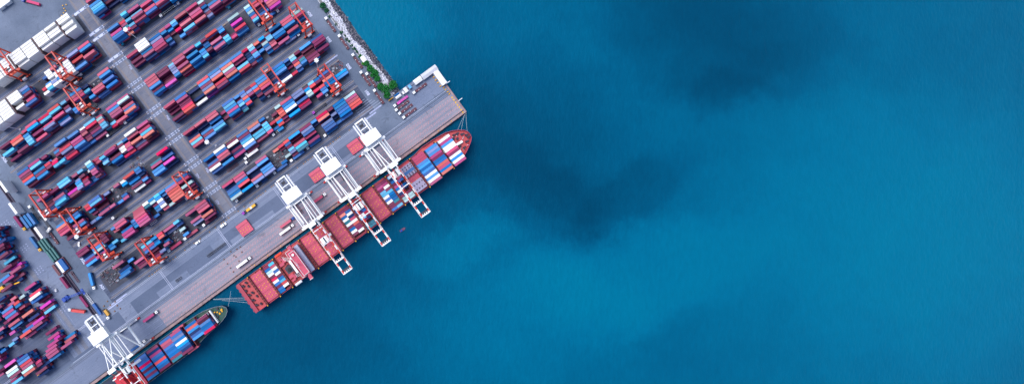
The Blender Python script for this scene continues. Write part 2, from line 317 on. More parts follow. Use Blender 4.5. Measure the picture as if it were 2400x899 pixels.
# far-left terminal, leaning stacks: (px,py) of the upper left roof corner in the photo, tiers, colour, length
LLD="""56,677,3,E,4;65,679,1,N,4;69,693,4,K,4;67,700,5,W,4;72,707,4,B,4;87,704,2,D,4;92,719,3,P,4;98,723,2,M,4;101,729,2,C,4;52,743,4,O,4;63,747,3,N,4;74,755,4,P,4;20,764,5,R,4;26,770,4,L,4;22,782,3,P,2;50,773,3,B,4;42,783,4,O,4;74,771,4,E,4;56,787,2,E,4;28,796,1,G,2;20,809,3,C,2;1,825,3,B,2;22,699,3,R,2;39,691,2,S,2;3,716,3,E,4;-2,725,4,L,4;-1,731,4,E,4;29,709,4,O,2;33,716,4,L,2;43,720,3,R,2;55,721,1,N,2;9,741,4,L,4;15,747,4,E,4;7,755,3,M,2;-12,745,4,R,4;113,796,3,E,4;108,808,5,E,4;103,818,5,E,4;103,826,5,E,4;108,833,5,E,4;112,838,4,L,4;147,790,2,L,4;151,801,3,R,4;143,817,4,E,4;131,799,3,P,2;40,847,5,B,4;44,853,5,L,4;47,858,5,K,4;51,864,5,E,4;51,873,5,S,4;56,879,5,O,4;78,844,4,R,2;81,851,4,M,2;14,864,5,P,4;14,873,5,W,4;18,881,5,S,4;23,884,5,M,4;25,893,3,M,4;26,898,4,C,4;-5,880,3,E,2;-14,872,4,D,4;5,890,4,S,4;10,619,3,C,4;20,624,1,M,4;26,633,3,P,4;24,641,4,E,4;-13,607,4,B,4;-14,598,5,M,4;-18,591,5,D,4;-20,584,5,M,4;-24,577,5,B,4;-26,570,5,M,4;-28,563,5,D,4;-5,628,5,M,4;-8,634,5,N,4;-11,642,5,E,4;-2,650,4,E,4;-6,657,4,L,4;28,652,2,M,4;30,645,2,N,2;-8,668,4,M,4;-14,711,4,N,4;-20,735,5,M,4;-22,750,4,B,4;-24,760,3,D,4;-18,781,4,E,4;-20,790,4,N,4;-22,800,3,M,4;-24,560,5,N,4;-20,556,5,M,4;-30,835,3,N,4;-28,845,4,M,4;-26,856,4,E,4;84,771,3,N,4;62,766,2,M,4;104,779,2,M,4;118,812,3,D,4;86,851,3,N,4;74,862,4,M,4;80,869,3,N,4"""
llocc=[]
lv0=None
cnt=0
for e in LLD.split(';'):
    x,y,h,k,t=e.split(','); x=float(x);y=float(y);h=int(h);t=40 if t=='4' else 20
    u,v=uv(x,y,h*CHT); 
    if lv0 is None: lv0=v
    v=lv0+round((v-lv0)/RP)*RP; L=L40 if t==40 else L20
    bad=False
    for (a,b_,c,l2) in llocc:
        if abs(c-v)<2.5 and u<b_+0.2 and u+L>a-0.2:
            bad=True; break
    if bad:
        for dv in (RP,-RP,2*RP):
            v2=v+dv
            if not any(abs(c-v2)<2.5 and u<b_+0.2 and u+L>a-0.2 for (a,b_,c,l2) in llocc): v=v2; bad=False; break
    if bad: continue
    llocc.append((u,u+L,v,t)); cnt+=1
    yl='upper' if y<660 else ('middle' if y<760 else 'lower')
    stack(u,v,t,k,h,'%s %s container, lower-left terminal, row %d from sea, %d metres from boundary wall'%(PNAME[k],'long' if t==40 else 'short',int((10-v)/RP),int(-255-u)),group='containers in the lower left terminal')
# ---------------------------------------------------------------- ground, quay and water
UQ=-1500
def q4(u0,u1,v0,v1): return [(u0,v0),(u1,v0),(u1,v1),(u0,v1)]
UE=145.0; VQ=10.8; UR=93.4; VP=-43.0
m=MB(); m.prism([(UQ,-1500),(UR,-1500),(UR,VP),(UE,VP),(UE,VQ),(UQ,VQ)],-8,0,0); g=struct('yard_ground',m,[G_yard])
# water
def water_mat():
    m,nt,b=new_mat('sea_water'); N=nt.nodes; Lk=nt.links
    b.inputs['Roughness'].default_value=0.35; b.inputs['IOR'].default_value=1.33; b.inputs['Specular IOR Level'].default_value=0.06
    tc=N.new('ShaderNodeTexCoord')
    # sediment plumes: distorted coordinates -> soft patches
    dn=N.new('ShaderNodeTexNoise'); dn.inputs['Scale'].default_value=0.011; dn.inputs['Detail'].default_value=6; dn.inputs['Roughness'].default_value=0.6; Lk.new(tc.outputs['Object'],dn.inputs[0])
    sb=N.new('ShaderNodeVectorMath'); sb.operation='SUBTRACT'; Lk.new(dn.outputs['Color'],sb.inputs[0]); sb.inputs[1].default_value=(.5,.5,.5)
    sc=N.new('ShaderNodeVectorMath'); sc.operation='SCALE'; sc.inputs['Scale'].default_value=75; Lk.new(sb.outputs[0],sc.inputs[0])
    ad=N.new('ShaderNodeVectorMath'); ad.operation='ADD'; Lk.new(tc.outputs['Object'],ad.inputs[0]); Lk.new(sc.outputs[0],ad.inputs[1])
    dn2=N.new('ShaderNodeTexNoise'); dn2.inputs['Scale'].default_value=0.05; dn2.inputs['Detail'].default_value=8; dn2.inputs['Roughness'].default_value=0.7; Lk.new(tc.outputs['Object'],dn2.inputs[0])
    sb2=N.new('ShaderNodeVectorMath'); sb2.operation='SUBTRACT'; Lk.new(dn2.outputs['Color'],sb2.inputs[0]); sb2.inputs[1].default_value=(.5,.5,.5)
    sc2=N.new('ShaderNodeVectorMath'); sc2.operation='SCALE'; sc2.inputs['Scale'].default_value=42; Lk.new(sb2.outputs[0],sc2.inputs[0])
    ad0=ad; ad=N.new('ShaderNodeVectorMath'); ad.operation='ADD'; Lk.new(ad0.outputs[0],ad.inputs[0]); Lk.new(sc2.outputs[0],ad.inputs[1])
    def blob(px,py,rx,ry,amt,prev,rot=0,sharp=None):
        k=(CAMH+3)/FPX; x,y=(px-790)*k,(450-py)*k
        mp=N.new('ShaderNodeMapping'); mp.vector_type='TEXTURE'; mp.inputs['Location'].default_value=(x,y,-3); mp.inputs['Scale'].default_value=(rx*k,ry*k,400); mp.inputs['Rotation'].default_value=(0,0,R(rot))
        Lk.new(ad.outputs[0],mp.inputs[0])
        gr=N.new('ShaderNodeTexGradient'); gr.gradient_type='SPHERICAL'; Lk.new(mp.outputs[0],gr.inputs[0])
        mr=N.new('ShaderNodeMapRange'); mr.interpolation_type='SMOOTHSTEP'; mr.inputs[1].default_value=0; mr.inputs[2].default_value=sharp or 0.8; mr.inputs[4].default_value=amt; Lk.new(gr.outputs[1],mr.inputs[0])
        a=N.new('ShaderNodeMath'); a.operation='ADD'; Lk.new(mr.outputs[0],a.inputs[0])
        if prev is None: a.inputs[1].default_value=0
        else: Lk.new(prev,a.inputs[1])
        return a.outputs[0]
    s=None
    s=blob(1690,60,400,270,-0.22,s,-8,0.8)
    s=blob(1690,215,150,70,-0.11,s,0,0.7)
    s=blob(1310,470,300,140,-0.12,s,-38,0.8)
    s=blob(1240,330,380,270,-0.16,s,-20,0.8)
    s=blob(1500,430,230,90,-0.11,s,30,0.7)
    s=blob(1150,720,520,230,0.10,s,0,0.7)
    s=blob(1080,575,170,75,0.12,s,20,0.7)
    s=blob(1500,640,420,150,0.16,s,12,0.7)
    s=blob(2150,560,660,520,0.22,s,0,0.9)
    s=blob(820,40,260,300,0.22,s,-35,0.85)
    s=blob(720,720,560,380,-0.17,s,30,0.8)
    s=blob(1000,300,300,260,-0.08,s,0,0.8)
    n2=N.new('ShaderNodeTexNoise'); n2.inputs['Scale'].default_value=0.02; n2.inputs['Detail'].default_value=8; n2.inputs['Roughness'].default_value=0.62; Lk.new(ad.outputs[0],n2.inputs[0])
    mr=N.new('ShaderNodeMapRange'); mr.inputs[1].default_value=0.3; mr.inputs[2].default_value=0.7; mr.inputs[3].default_value=-0.035; mr.inputs[4].default_value=0.035; Lk.new(n2.outputs[0],mr.inputs[0])
    a=N.new('ShaderNodeMath'); a.operation='ADD'; Lk.new(s,a.inputs[0]); Lk.new(mr.outputs[0],a.inputs[1])
    a2=N.new('ShaderNodeMath'); a2.operation='ADD'; Lk.new(a.outputs[0],a2.inputs[0]); a2.inputs[1].default_value=0.5
    cr=N.new('ShaderNodeValToRGB'); Lk.new(a2.outputs[0],cr.inputs[0]); e=cr.color_ramp.elements
    wl=lambda r,g_,b_: lin(r,g_,b_,0.54)
    e[0].position=0.0; e[0].color=wl(0,62,92); e[1].position=1.0; e[1].color=wl(0,156,178)
    for p,c in ((0.25,wl(0,82,118)),(0.45,wl(0,104,144)),(0.62,wl(0,124,164)),(0.8,wl(0,136,172))):
        x=e.new(p); x.color=c
    wn=N.new('ShaderNodeTexNoise'); wn.inputs['Scale'].default_value=0.22; wn.inputs['Detail'].default_value=6; wn.inputs['Roughness'].default_value=0.75
    wm=N.new('ShaderNodeMapping'); wm.inputs['Rotation'].default_value=(0,0,R(12)); wm.inputs['Scale'].default_value=(1.0,0.35,1); Lk.new(tc.outputs['Object'],wm.inputs[0]); Lk.new(wm.outputs[0],wn.inputs[0])
    wr=N.new('ShaderNodeMapRange'); wr.inputs[1].default_value=0.3; wr.inputs[2].default_value=0.7; wr.inputs[3].default_value=0.93; wr.inputs[4].default_value=1.07; Lk.new(wn.outputs[0],wr.inputs[0])
    wh=N.new('ShaderNodeHueSaturation'); Lk.new(cr.outputs[0],wh.inputs['Color']); Lk.new(wr.outputs[0],wh.inputs['Value'])
    Lk.new(wh.outputs[0],b.inputs['Base Color'])
    rp=N.new('ShaderNodeTexNoise'); rp.inputs['Scale'].default_value=0.32; rp.inputs['Detail'].default_value=5; rp.inputs['Roughness'].default_value=0.65
    rm=N.new('ShaderNodeMapping'); rm.inputs['Rotation'].default_value=(0,0,R(20)); rm.inputs['Scale'].default_value=(1,0.45,1); Lk.new(tc.outputs['Object'],rm.inputs[0]); Lk.new(rm.outputs[0],rp.inputs[0])
    bp=N.new('ShaderNodeBump'); bp.inputs['Strength'].default_value=0.55; bp.inputs['Distance'].default_value=1.2; Lk.new(rp.outputs[0],bp.inputs['Height']); Lk.new(bp.outputs[0],b.inputs['Normal'])
    return m
me=bpy.data.meshes.new('water'); S=9000
me.from_pydata([(-S,-S,0),(S,-S,0),(S,S,0),(-S,S,0)],[],[(0,1,2,3)]); me.materials.append(water_mat())
wa=bpy.data.objects.new('water',me); COL.objects.link(wa); wa.location=(0,0,-3); tag(wa,kind='structure')
# quay bands
z1=0.008
BZ=[0.004]
def band(name,mat,polys,z):
    m=MB(); BZ[0]+=0.004
    for i,p in enumerate(polys): m.sheet(p,BZ[0])
    return struct(name,m,[mat])
band('quay_apron',G_apron,[q4(-207,143.4,-11.5,7.6)],z1)
band('quay_apron_plain_strip',G_aproc,[q4(UQ,-207,-15.4,7.6),q4(-207,144.5,-15.2,-12.2),q4(UQ,60,-38.0,-31.5) ],z1)
band('apron_asphalt',G_dasph,[q4(UQ,60,-31.4,-17.6)],z1)
band('pier_yard_concrete',G_aproc,[q4(100,144.5,-42.5,-18.4)],z1)
band('quay_edge_strip',G_edge,[q4(UQ,144.8,8.6,10.6),q4(143.5,144.8,-40,8.5)],z1)
band('patched_concrete',G_aproc,[q4(-196,-160,-24.5,-17.7),q4(-110,-60,-23,-17.7),q4(10,60,-22.5,-17.7),q4(-236,-222,-38,-18),q4(-128,-112,-31.3,-24)],z1+.006)
# crane rail slots and cable trench
m=MB()
for v,w_ in ((-14.9,.14),(8.1,.4)): m.box(UQ,144,v-w_,v+w_,0,0.05)
m.box(UQ,144,-13.4,-13.2,0,0.03)
struct('crane_rail',m,[M_dark]).location.z=0.09
# kerb at quay edge
m=MB(); m.box(UQ,145.2,10.6,11.0,-0.6,0.22); m.box(144.8,145.2,-43,10.6,-0.6,0.22); struct('quay_kerb',m,[G_edge])
# stacking areas
U0=BASE['h'][0]-1.5; 
def vb_(n): return BASE[n][1]
lanes=[];beds=[];runs=[];dkb=[]
wl=MB(); wf=MB()
for side,ua_,ub_ in (('',U0,U0+157),('2',BASE['h2'][0]-129,BASE['h2'][0]+1.5)):
    for n in 'hgfedcba':
        v0=BASE[n+side][1]; 
        if side and n in 'abc': ua_=BASE['h2'][0]-(136 if n=='c' else 165)
        elif side: ua_=BASE['h2'][0]-129
        beds.append(q4(ua_,ub_,v0-0.4,v0+17.3))
        runs.append(q4(ua_-3,ub_+8 if side=='' else ub_+3,v0-3.4,v0-1.9)); runs.append(q4(ua_-3,ub_+8 if side=='' else ub_+3,v0+21.2,v0+22.7))
        lanes.append(q4(ua_-1,ub_+4 if side=='' else ub_+1,v0-12.3,v0+25.2) if n!='h' else q4(ua_-1,ub_+1,v0-12.3,v0+24.5))
        for dv in (-4.2,20.4,23.4): (wl if n in 'gh' else wf).box(ua_-1,ub_+3,v0+dv,v0+dv+0.14,0,0.03)
        dkb.append(q4(ua_+1,ub_-1,v0-1.7,v0-0.7))
for i,n in enumerate('hgfedcba'): pass
band('stacking_lanes',G_lane,[q4(U0-1.5,U0+161,-420,-41.5),q4(BASE['h2'][0]-133,BASE['h2'][0]+2,BASE['a2'][1]-2,-41.5),q4(BASE['h2'][0]-210,BASE['h2'][0]-133,BASE['a2'][1]-2,BASE['c2'][1]-8)],z1)
band('stack_bed',G_bed,beds,z1+.006)
band('crane_runway_strip',G_run,runs,z1+.012); band('cable_trench',G_bed,dkb,0)
uL=BASE['h2'][0]+2.2; uR=U0-1.8
band('cross_road',G_cross,[q4(uL,uR,-700,-41)],z1+.004)
band('cross_road_lane_strip',G_run,[q4(uL+1.2,uL+2.8,-700,-41),q4(uR-3.2,uR-1.6,-700,-41)],z1+.012)
band('perimeter_road',G_yard,[q4(U0+161.5,UR-0.2,-500,-41)],z1)
# crossing patches + dashed squares where the lanes meet the cross road
pt=[]; 
for n in 'hgfedcba':
    v0=BASE[n][1]
    for dv in (-3.6,21.0):
        pt.append(q4(uL,uR,v0+dv-.5,v0+dv+3.2))
        for uu in (uL-2.2,uL+1.6,uL+4.4,uR-6.5,uR-3.6,uR-0.5):
            wl.box(uu,uu+1.3,v0+dv+0.3,v0+dv+1.0,0,0.045); 
            wl.box(uu,uu+1.3,v0+dv+2.1,v0+dv+2.8,0,0.045)
band('crossing_patch',G_aproc,pt,z1+.018)
for n in ('b','a'):
    v0=BASE[n][1]
    for dv in (-3,21.5):
        for uu in (uL-3,uL+3.5): wl.box(uu,uu+5,v0+dv-.3,v0+dv+1.9,0,0.05)
# apron painted lines: fence line, bay divisions
for v in (-39.9,-38.7): wl.box(UQ,58,v,v+0.28,0,0.04)
wl.box(-260,60,-18.2,-17.9,0,0.04); wl.box(-300,143,-17.1,-16.85,0,0.04)
for u in (-182,-114,-47.5,20): 
    wl.box(u,u+.3,-38.4,-18.2,0,0.04); wl.box(u+1.5,u+1.8,-38.4,-18.2,0,0.04)
for k in range(6):
    wl.box(60+k*0,86-k*2.5,-45-k*2.3,-44.8-k*2.3,0,0.03)
struct('painted_lines',wl,[M_mark]).location.z=0.1
for (px_,py_,L_) in ((880,262,14),(893,245,14),(790,128,16),(296,686,20),(286,699,24)):
    u,v=uv(px_,py_); wf.box(u-L_,u,v,v+1.3,0,0.028+px_*1e-5)
for v in (-7.6,-2.4,2.8): wf.box(-250,142,v,v+.14,0,0.03)
struct('faded_paint_patches',wf,[M_markf]).location.z=0.085
# yellow marks near the pier end
yb=MB()
for i in range(7): yb.box(141.4,142.6,-9+i*2.9,-7.4+i*2.9,0,0.04)
struct('yellow_pier_marks',yb,[M_ypaint]).location.z=0.1
# painted block letters
def letters(txt,u,v,size,rot,mat=M_mark):
    cu=bpy.data.curves.new('t','FONT'); cu.body=txt; cu.size=size; cu.align_x='CENTER'; cu.align_y='CENTER'; cu.offset=0.12
    o=bpy.data.objects.new('t',cu); COL.objects.link(o); dg=bpy.context.evaluated_depsgraph_get(); me=bpy.data.meshes.new_from_object(o.evaluated_get(dg)); bpy.data.objects.remove(o)
    me.materials.append(mat); ob=bpy.data.objects.new('road_lettering',me); COL.objects.link(ob)
    ob.location=W(u,v,0.2); ob.rotation_euler=(0,0,rot); tag(ob,kind='structure')
for t,x,y in (('B04',726,33),('B03',771,93),('B02',817.5,156),('B01',861,217)):
    u,v=uv(x,y); letters(t,u,v,3.9,R(126.1))
for t,x,y in (('A06',11,374),('A02',195,611),('A01',240,672)):
    u,v=uv(x,y); letters(t,u,v,3.9,R(-53.9))
for t,x,y in (('B04',393.5,276),('B02',486,399),('B06',306,158)):
    u,v=uv(x,y); letters(t,u,v,3.2,R(-53.9),M_markf)
for t,x,y in (('A01',510,473),('A02',464,412)):
    u,v=uv(x,y); letters(t,u,v,3.2,R(126.1),M_markf)
# left terminal ground
band('rail_yard_road',G_aproc,[q4(-296,-258,-600,-20)],z1)
band('left_terminal_lanes',G_lane,[q4(-700,-300,-600,-20)],z1)
band('left_terminal_strips',G_cross,[q4(-291,-287,-600,-20),q4(-283,-279,-600,-20)],z1+.008)
lt=MB()
for x,y in ((15,525),(42,520),(93,632),(60,580),(118,680),(150,722)):
    u,v=uv(x,y)
    for i in range(3):
        for j in range(3): lt.box(u-4+i*3,u-3+i*3,v-3+j*2.4,v-2.2+j*2.4,0,.03)
for u in (-292.5,-285,-277): lt.box(u,u+.14,-420,-22,0,.025)
struct('painted_lines',lt,[M_markf]).location.z=0.12
# ---------------------------------------------------------------- shore
def slope(name,mat,pts,tiles=1):
    vs=[];fs=[]; nv=60
    for i in range(nv+1):
        v=-300+ (300-43)*i/nv
        for j,(du,z) in enumerate(pts): vs.append((UR+du+(random.uniform(-.5,.5) if j else 0),v,z))
    n=len(pts)
    for i in range(nv):
        for j in range(n-1): a=i*n+j; fs.append((a,a+1,a+n+1,a+n))
    m=MB(); m.add(vs,fs); return struct(name,m,[mat],smooth=True)
slope('shore_bank',G_soil,[(-0.3,-0.1),(1.2,0.3),(7.5,0.2),(13,-3.2),(18,-6)])
def rocks(name,mats,n,u0,u1,zf,s0,s1,label):
    import bmesh
    base=[]; bmx=bmesh.new(); bmesh.ops.create_icosphere(bmx,subdivisions=1,radius=1); bv=[v.co.copy() for v in bmx.verts]; bf=[tuple(x.index for x in f.verts) for f in bmx.faces]; bmx.free()
    m=MB()
    for i in range(n):
        v=random.uniform(-230,-43); f=random.random(); u=u0+(u1-u0)*f
        wob=1.3*math.sin(v*0.07)+0.8*math.sin(v*0.19+1); u+=wob
        if v>-56 and random.random()<0.6: u-=random.uniform(0,3)
        s=random.uniform(s0,s1)*(0.7+0.6*random.random()); a=random.uniform(0,6.28); ca,sa=math.cos(a),math.sin(a); sx,sy,sz=s*random.uniform(.7,1.4),s*random.uniform(.6,1),s*random.uniform(.5,.9)
        z=zf(u-UR)
        jit=[random.uniform(.75,1.2) for _ in bv]
        m.add([((p.x*sx*j)*ca-(p.y*sy*j)*sa+u,(p.x*sx*j)*sa+(p.y*sy*j)*ca+v,p.z*sz*j+z) for p,j in zip(bv,jit)],bf,random.randrange(len(mats)))
    o=m.build(name,mats); place(o,0,0,0); tag(o,label=label,cat='rocks',kind='stuff'); return o
zf=lambda d: 0.2 if d<7.5 else 0.2-3.4*(d-7.5)/5.5
M_wr=[paint('white_rock_%d'%i,c,0.8,0.15,1.2) for i,c in enumerate([(0.62,0.62,0.7,1),(0.5,0.5,0.58,1),(0.36,0.37,0.46,1),(0.7,0.7,0.76,1)])]
M_dr=[paint('armour_rock_%d'%i,c,0.8,0.25,1.2) for i,c in enumerate([lin(70,70,92),lin(104,100,116),lin(48,52,70),lin(138,132,142),lin(40,60,72)])]
rocks('white_rocks',M_wr,3600,UR+0.9,UR+7.2,zf,0.35,0.75,'band of pale broken white rocks between road and dark armour rocks')
rocks('armour_rocks',M_dr,3200,UR+7.0,UR+13.4,zf,0.5,1.0,'dark grey armour rocks sloping down into the sea')
# ---------------------------------------------------------------- trees
def leaf_mat(name,a,b_):
    m,nt,b=new_mat(name); N=nt.nodes; Lk=nt.links; b.inputs['Roughness'].default_value=0.6
    geo=N.new('ShaderNodeNewGeometry'); mx=N.new('ShaderNodeMix'); mx.data_type='RGBA'; Lk.new(geo.outputs['Random Per Island'],mx.inputs[0]); mx.inputs[6].default_value=a; mx.inputs[7].default_value=b_
    Lk.new(mx.outputs[2],b.inputs['Base Color']); return m
M_leaf=leaf_mat('leaf_green',(0.0,0.06,0.012,1),(0.01,0.26,0.03,1)); M_leaf2=leaf_mat('leaf_dark_green',(0.0,0.045,0.025,1),(0.01,0.15,0.05,1)); M_leaf3=leaf_mat('leaf_yellow_green',(0.05,0.25,0.01,1),(0.12,0.42,0.02,1))
def tree(u,v,r,h,label,mat=M_leaf,name='tree',dens=1.0,trunk=True,z0=0.2,ell=1.0,group=None):
    root=empty(name,u,v,z0); tag(root,label,'tree' if name=='tree' else 'bush',group)
    m=MB(); cl=[]
    nb=max(7,int(16*dens))
    for i in range(nb):
        a=random.uniform(0,6.283); q=math.sqrt(random.random())*0.72; cl.append((math.cos(a)*q*r*ell,math.sin(a)*q*r,h*(0.55+0.3*random.random()*(1.1-q)),r*random.uniform(.28,.46)))
    for (x,y,z,s) in cl:
        for k in range(int(85*dens)):
            d=Vector((random.gauss(0,1),random.gauss(0,1),random.gauss(0,1))).normalized()*s*random.uniform(.65,1.08); d.z*=.75
            c=Vector((x,y,z))+d; t=Vector((random.gauss(0,1),random.gauss(0,1),random.gauss(0,1)))
            w=t.cross(d).normalized()*random.uniform(.2,.42); l=(d.normalized()*0.25+Vector((random.gauss(0,.6),random.gauss(0,.6),random.gauss(0,.5)))).normalized()*random.uniform(.3,.5)
            m.add([tuple(c-w),tuple(c+l),tuple(c+w),tuple(c-l)],[(0,1,2,3)])
    m.build('crown',mat,root)
    t=MB(); t.tube((0,0,-0.5),(0.1,0.1,h*0.5),0.09*r if trunk else .1,0.05*r,7)
    for (x,y,z,s) in cl[:6]: t.tube((0.1,0.1,h*0.35),(x*.8,y*.8,z),0.035*r,0.015*r,5)
    t.build('trunk',M_bark,root)
    return root
def pt_(x,y,z=0): return uv(x,y,z)
TR=[(906,209,5.6,7,'round bright green tree, the largest, beside the blue container roofs'),(893,203,3.6,5,'green tree at the left edge of the largest tree, by the road'),(921,199,4.2,6,'green tree at the sea side of the largest tree'),(907,224,3.4,5,'small green tree at the lower tip of the grove near the yellow container'),
 (877,173,4.4,6,'green tree at the lower end of the planted strip, above the white rocks patch'),(868,161,3.6,5,'middle green tree of the planted strip beside parked trailers'),(859,149,2.9,4.5,'upper green tree of the planted strip below the pale hut'),(884,184,3.0,4.5,'lowest small tree of the planted strip before the rock gap')]
for x,y,r,h,l in TR:
    u,v=pt_(x,y,3); tree(u,v,r,h,l,dens=1.3,group='trees on the shore strip')
u,v=pt_(845,133,2); tree(u,v,2.2,3.5,'small green shrub at the upper end of the strip, by pale hut',name='shrub')
u,v=pt_(851,148,2); tree(u,v,1.5,2.4,'yellow-green shrub just below the pale hut',mat=M_leaf3,name='shrub',dens=.7)
u,v=pt_(757,15,2); tree(u,v,3.2,4.5,'dark green bush alone near the top of the white rocks',mat=M_leaf2,name='shrub',dens=1.3)
u,v=pt_(765,24,2); tree(u,v,2.4,3.5,'smaller dark green bush just below the top bush',mat=M_leaf2,name='shrub')
for i,(x,y,r) in enumerate(((772,39,1.2),(787,58,1.0),(800,76,1.6),(812,92,1.5),(818,97,1.4),(824,107,1.3),(830,114,1.8),(836,120,1.6),(809,84,.9))):
    u,v=pt_(x,y,1); tree(u,v,r,1.5,'low %s scrub plant on the white rocks, number %s from the top'%(('sparse','olive','dull green')[i%3],ORD[i] if i<6 else ('seventh','eighth','ninth')[i-6]),mat=M_leaf2,name='shrub',dens=.6,trunk=False,group='scrub plants on the rocks')
# ---------------------------------------------------------------- rubber tyred gantry cranes
def make_rtg():
    r=empty('gantry_crane',0,0); ZG=20.5
    for x in (-3.7,3.7):
        m=MB(); m.box(x-.42,x+.42,-12.9,12.9,ZG-0.7,ZG+0.7); m.box(x-.75,x-.45,-12.5,12.5,ZG+.7,ZG+.78); m.build('girder',M_red,r)
    for y in (-12.3,12.3):
        for sx in (-1,1):
            m=MB(); m.beam((sx*3.7,y,ZG-.5),(sx*3.9,y,1.9),1.15,1.0); m.build('leg',M_orange,r)
        m=MB(); m.beam((-5.6,y,1.8),(5.6,y,1.8),.9,.9); m.build('sill_beam',M_orange,r); m=MB(); m.beam((-3.8,y,8),(3.8,y,8),.5,.5); m.build('cross_tie',M_orange,r)
        m=MB(); m.beam((-3.7,y*1.02,ZG),(3.7,y*1.02,ZG),.35,.4); m.build('end_tie',M_orange,r)
        for sx in (-1,1):
            for k in (-.85,.85):
                w=MB(); w.tube((sx*4.6+k,y-.5,.8),(sx*4.6+k,y+.5,.8),.8,n=14); w.build('wheel',M_tyre,r)
    t=MB(); YO=2.3; t.box(-4.4,4.4,5.0,10.6,ZG+.75,ZG+1.15); t.box(-4.2,4.2,5.0,5.4,ZG+1.15,ZG+2.0); t.box(-4.2,4.2,10.2,10.6,ZG+1.15,ZG+2.0); t.box(-2.2,-0.2,6.2,9.2,ZG+1.1,ZG+2.4); tr=t.build('trolley',M_red,r)
    c=MB(); c.box(.4,2.4,5.6,7.3,ZG+1.1,ZG+2.5); c.box(-1.0,2.6,8.3,9.8,ZG+1.1,ZG+2.2); c.build('machinery_cover',M_dwhite,tr)
    c=MB(); c.tube((-1.8,7.8,ZG+2.5),(1.6,7.8,ZG+2.5),.6,n=10); c.box(-.4,.9,6.0,8.4,ZG+1.2,ZG+1.9); c.build('hoist_drum',M_dark,tr)
    c=MB(); c.box(-3.4,-1.6,3.4,5.0,ZG-2.6,ZG-.4); c.box(-3.3,-1.7,3.3,3.4,ZG-2.3,ZG-1.0); c.build('cabin',M_glass,tr)
    p=MB(); p.box(-2.6,1.2,12.9,14.6,2.1,4.4); p.build('power_unit',M_dwhite,r)
    p=MB(); p.box(-2.2,1.4,-14.2,-12.9,2.1,3.6); p.build('cable_reel_box',M_dwhite,r)
    s=MB(); s.box(-6.05,6.05,6.6,9.0,14.2,14.6)
    for sx in (-2,2): 
        for y in (7,8.6): s.beam((sx,y,14.6),(sx,y,ZG+.8),.08)
    s.build('spreader',M_orange,r)
    for ch in r.children:
        if ch.name.startswith('trolley') or ch.name.startswith('spreader'): ch.location.y=-2.3
    return r
RTG=[(7.4,144,'straddling white reefers at the left edge of the picture'),(133,153,'over short white containers, second from the left edge'),(176,228,'over the third row of stacks, below the crane beside it'),(608,20,'at the top, above the pink container'),(703.5,38,'at the top right beside the painted B04'),(638,181,'in the middle of block B03'),(771.5,181.5,'at the right end of block B02'),(95.5,477,'at the left road beside the long white trailer'),(167,520,'beside the slanting lamp pole, above painted A02'),(232,579,'right beside the painted A02'),(430,433.7,'beside the cross road over orange containers'),(343,590.5,'nearest to the quay apron in block A01')]
proto=make_rtg()
for i,(x,y,l) in enumerate(RTG):
    o=proto if i==0 else copy_tree(proto)
    u,v=uv(x,y,20.5); place(o,u,v,0)
    tag(o,'orange rubber-tyred gantry crane '+l,'gantry crane','orange gantry cranes over the stacks')
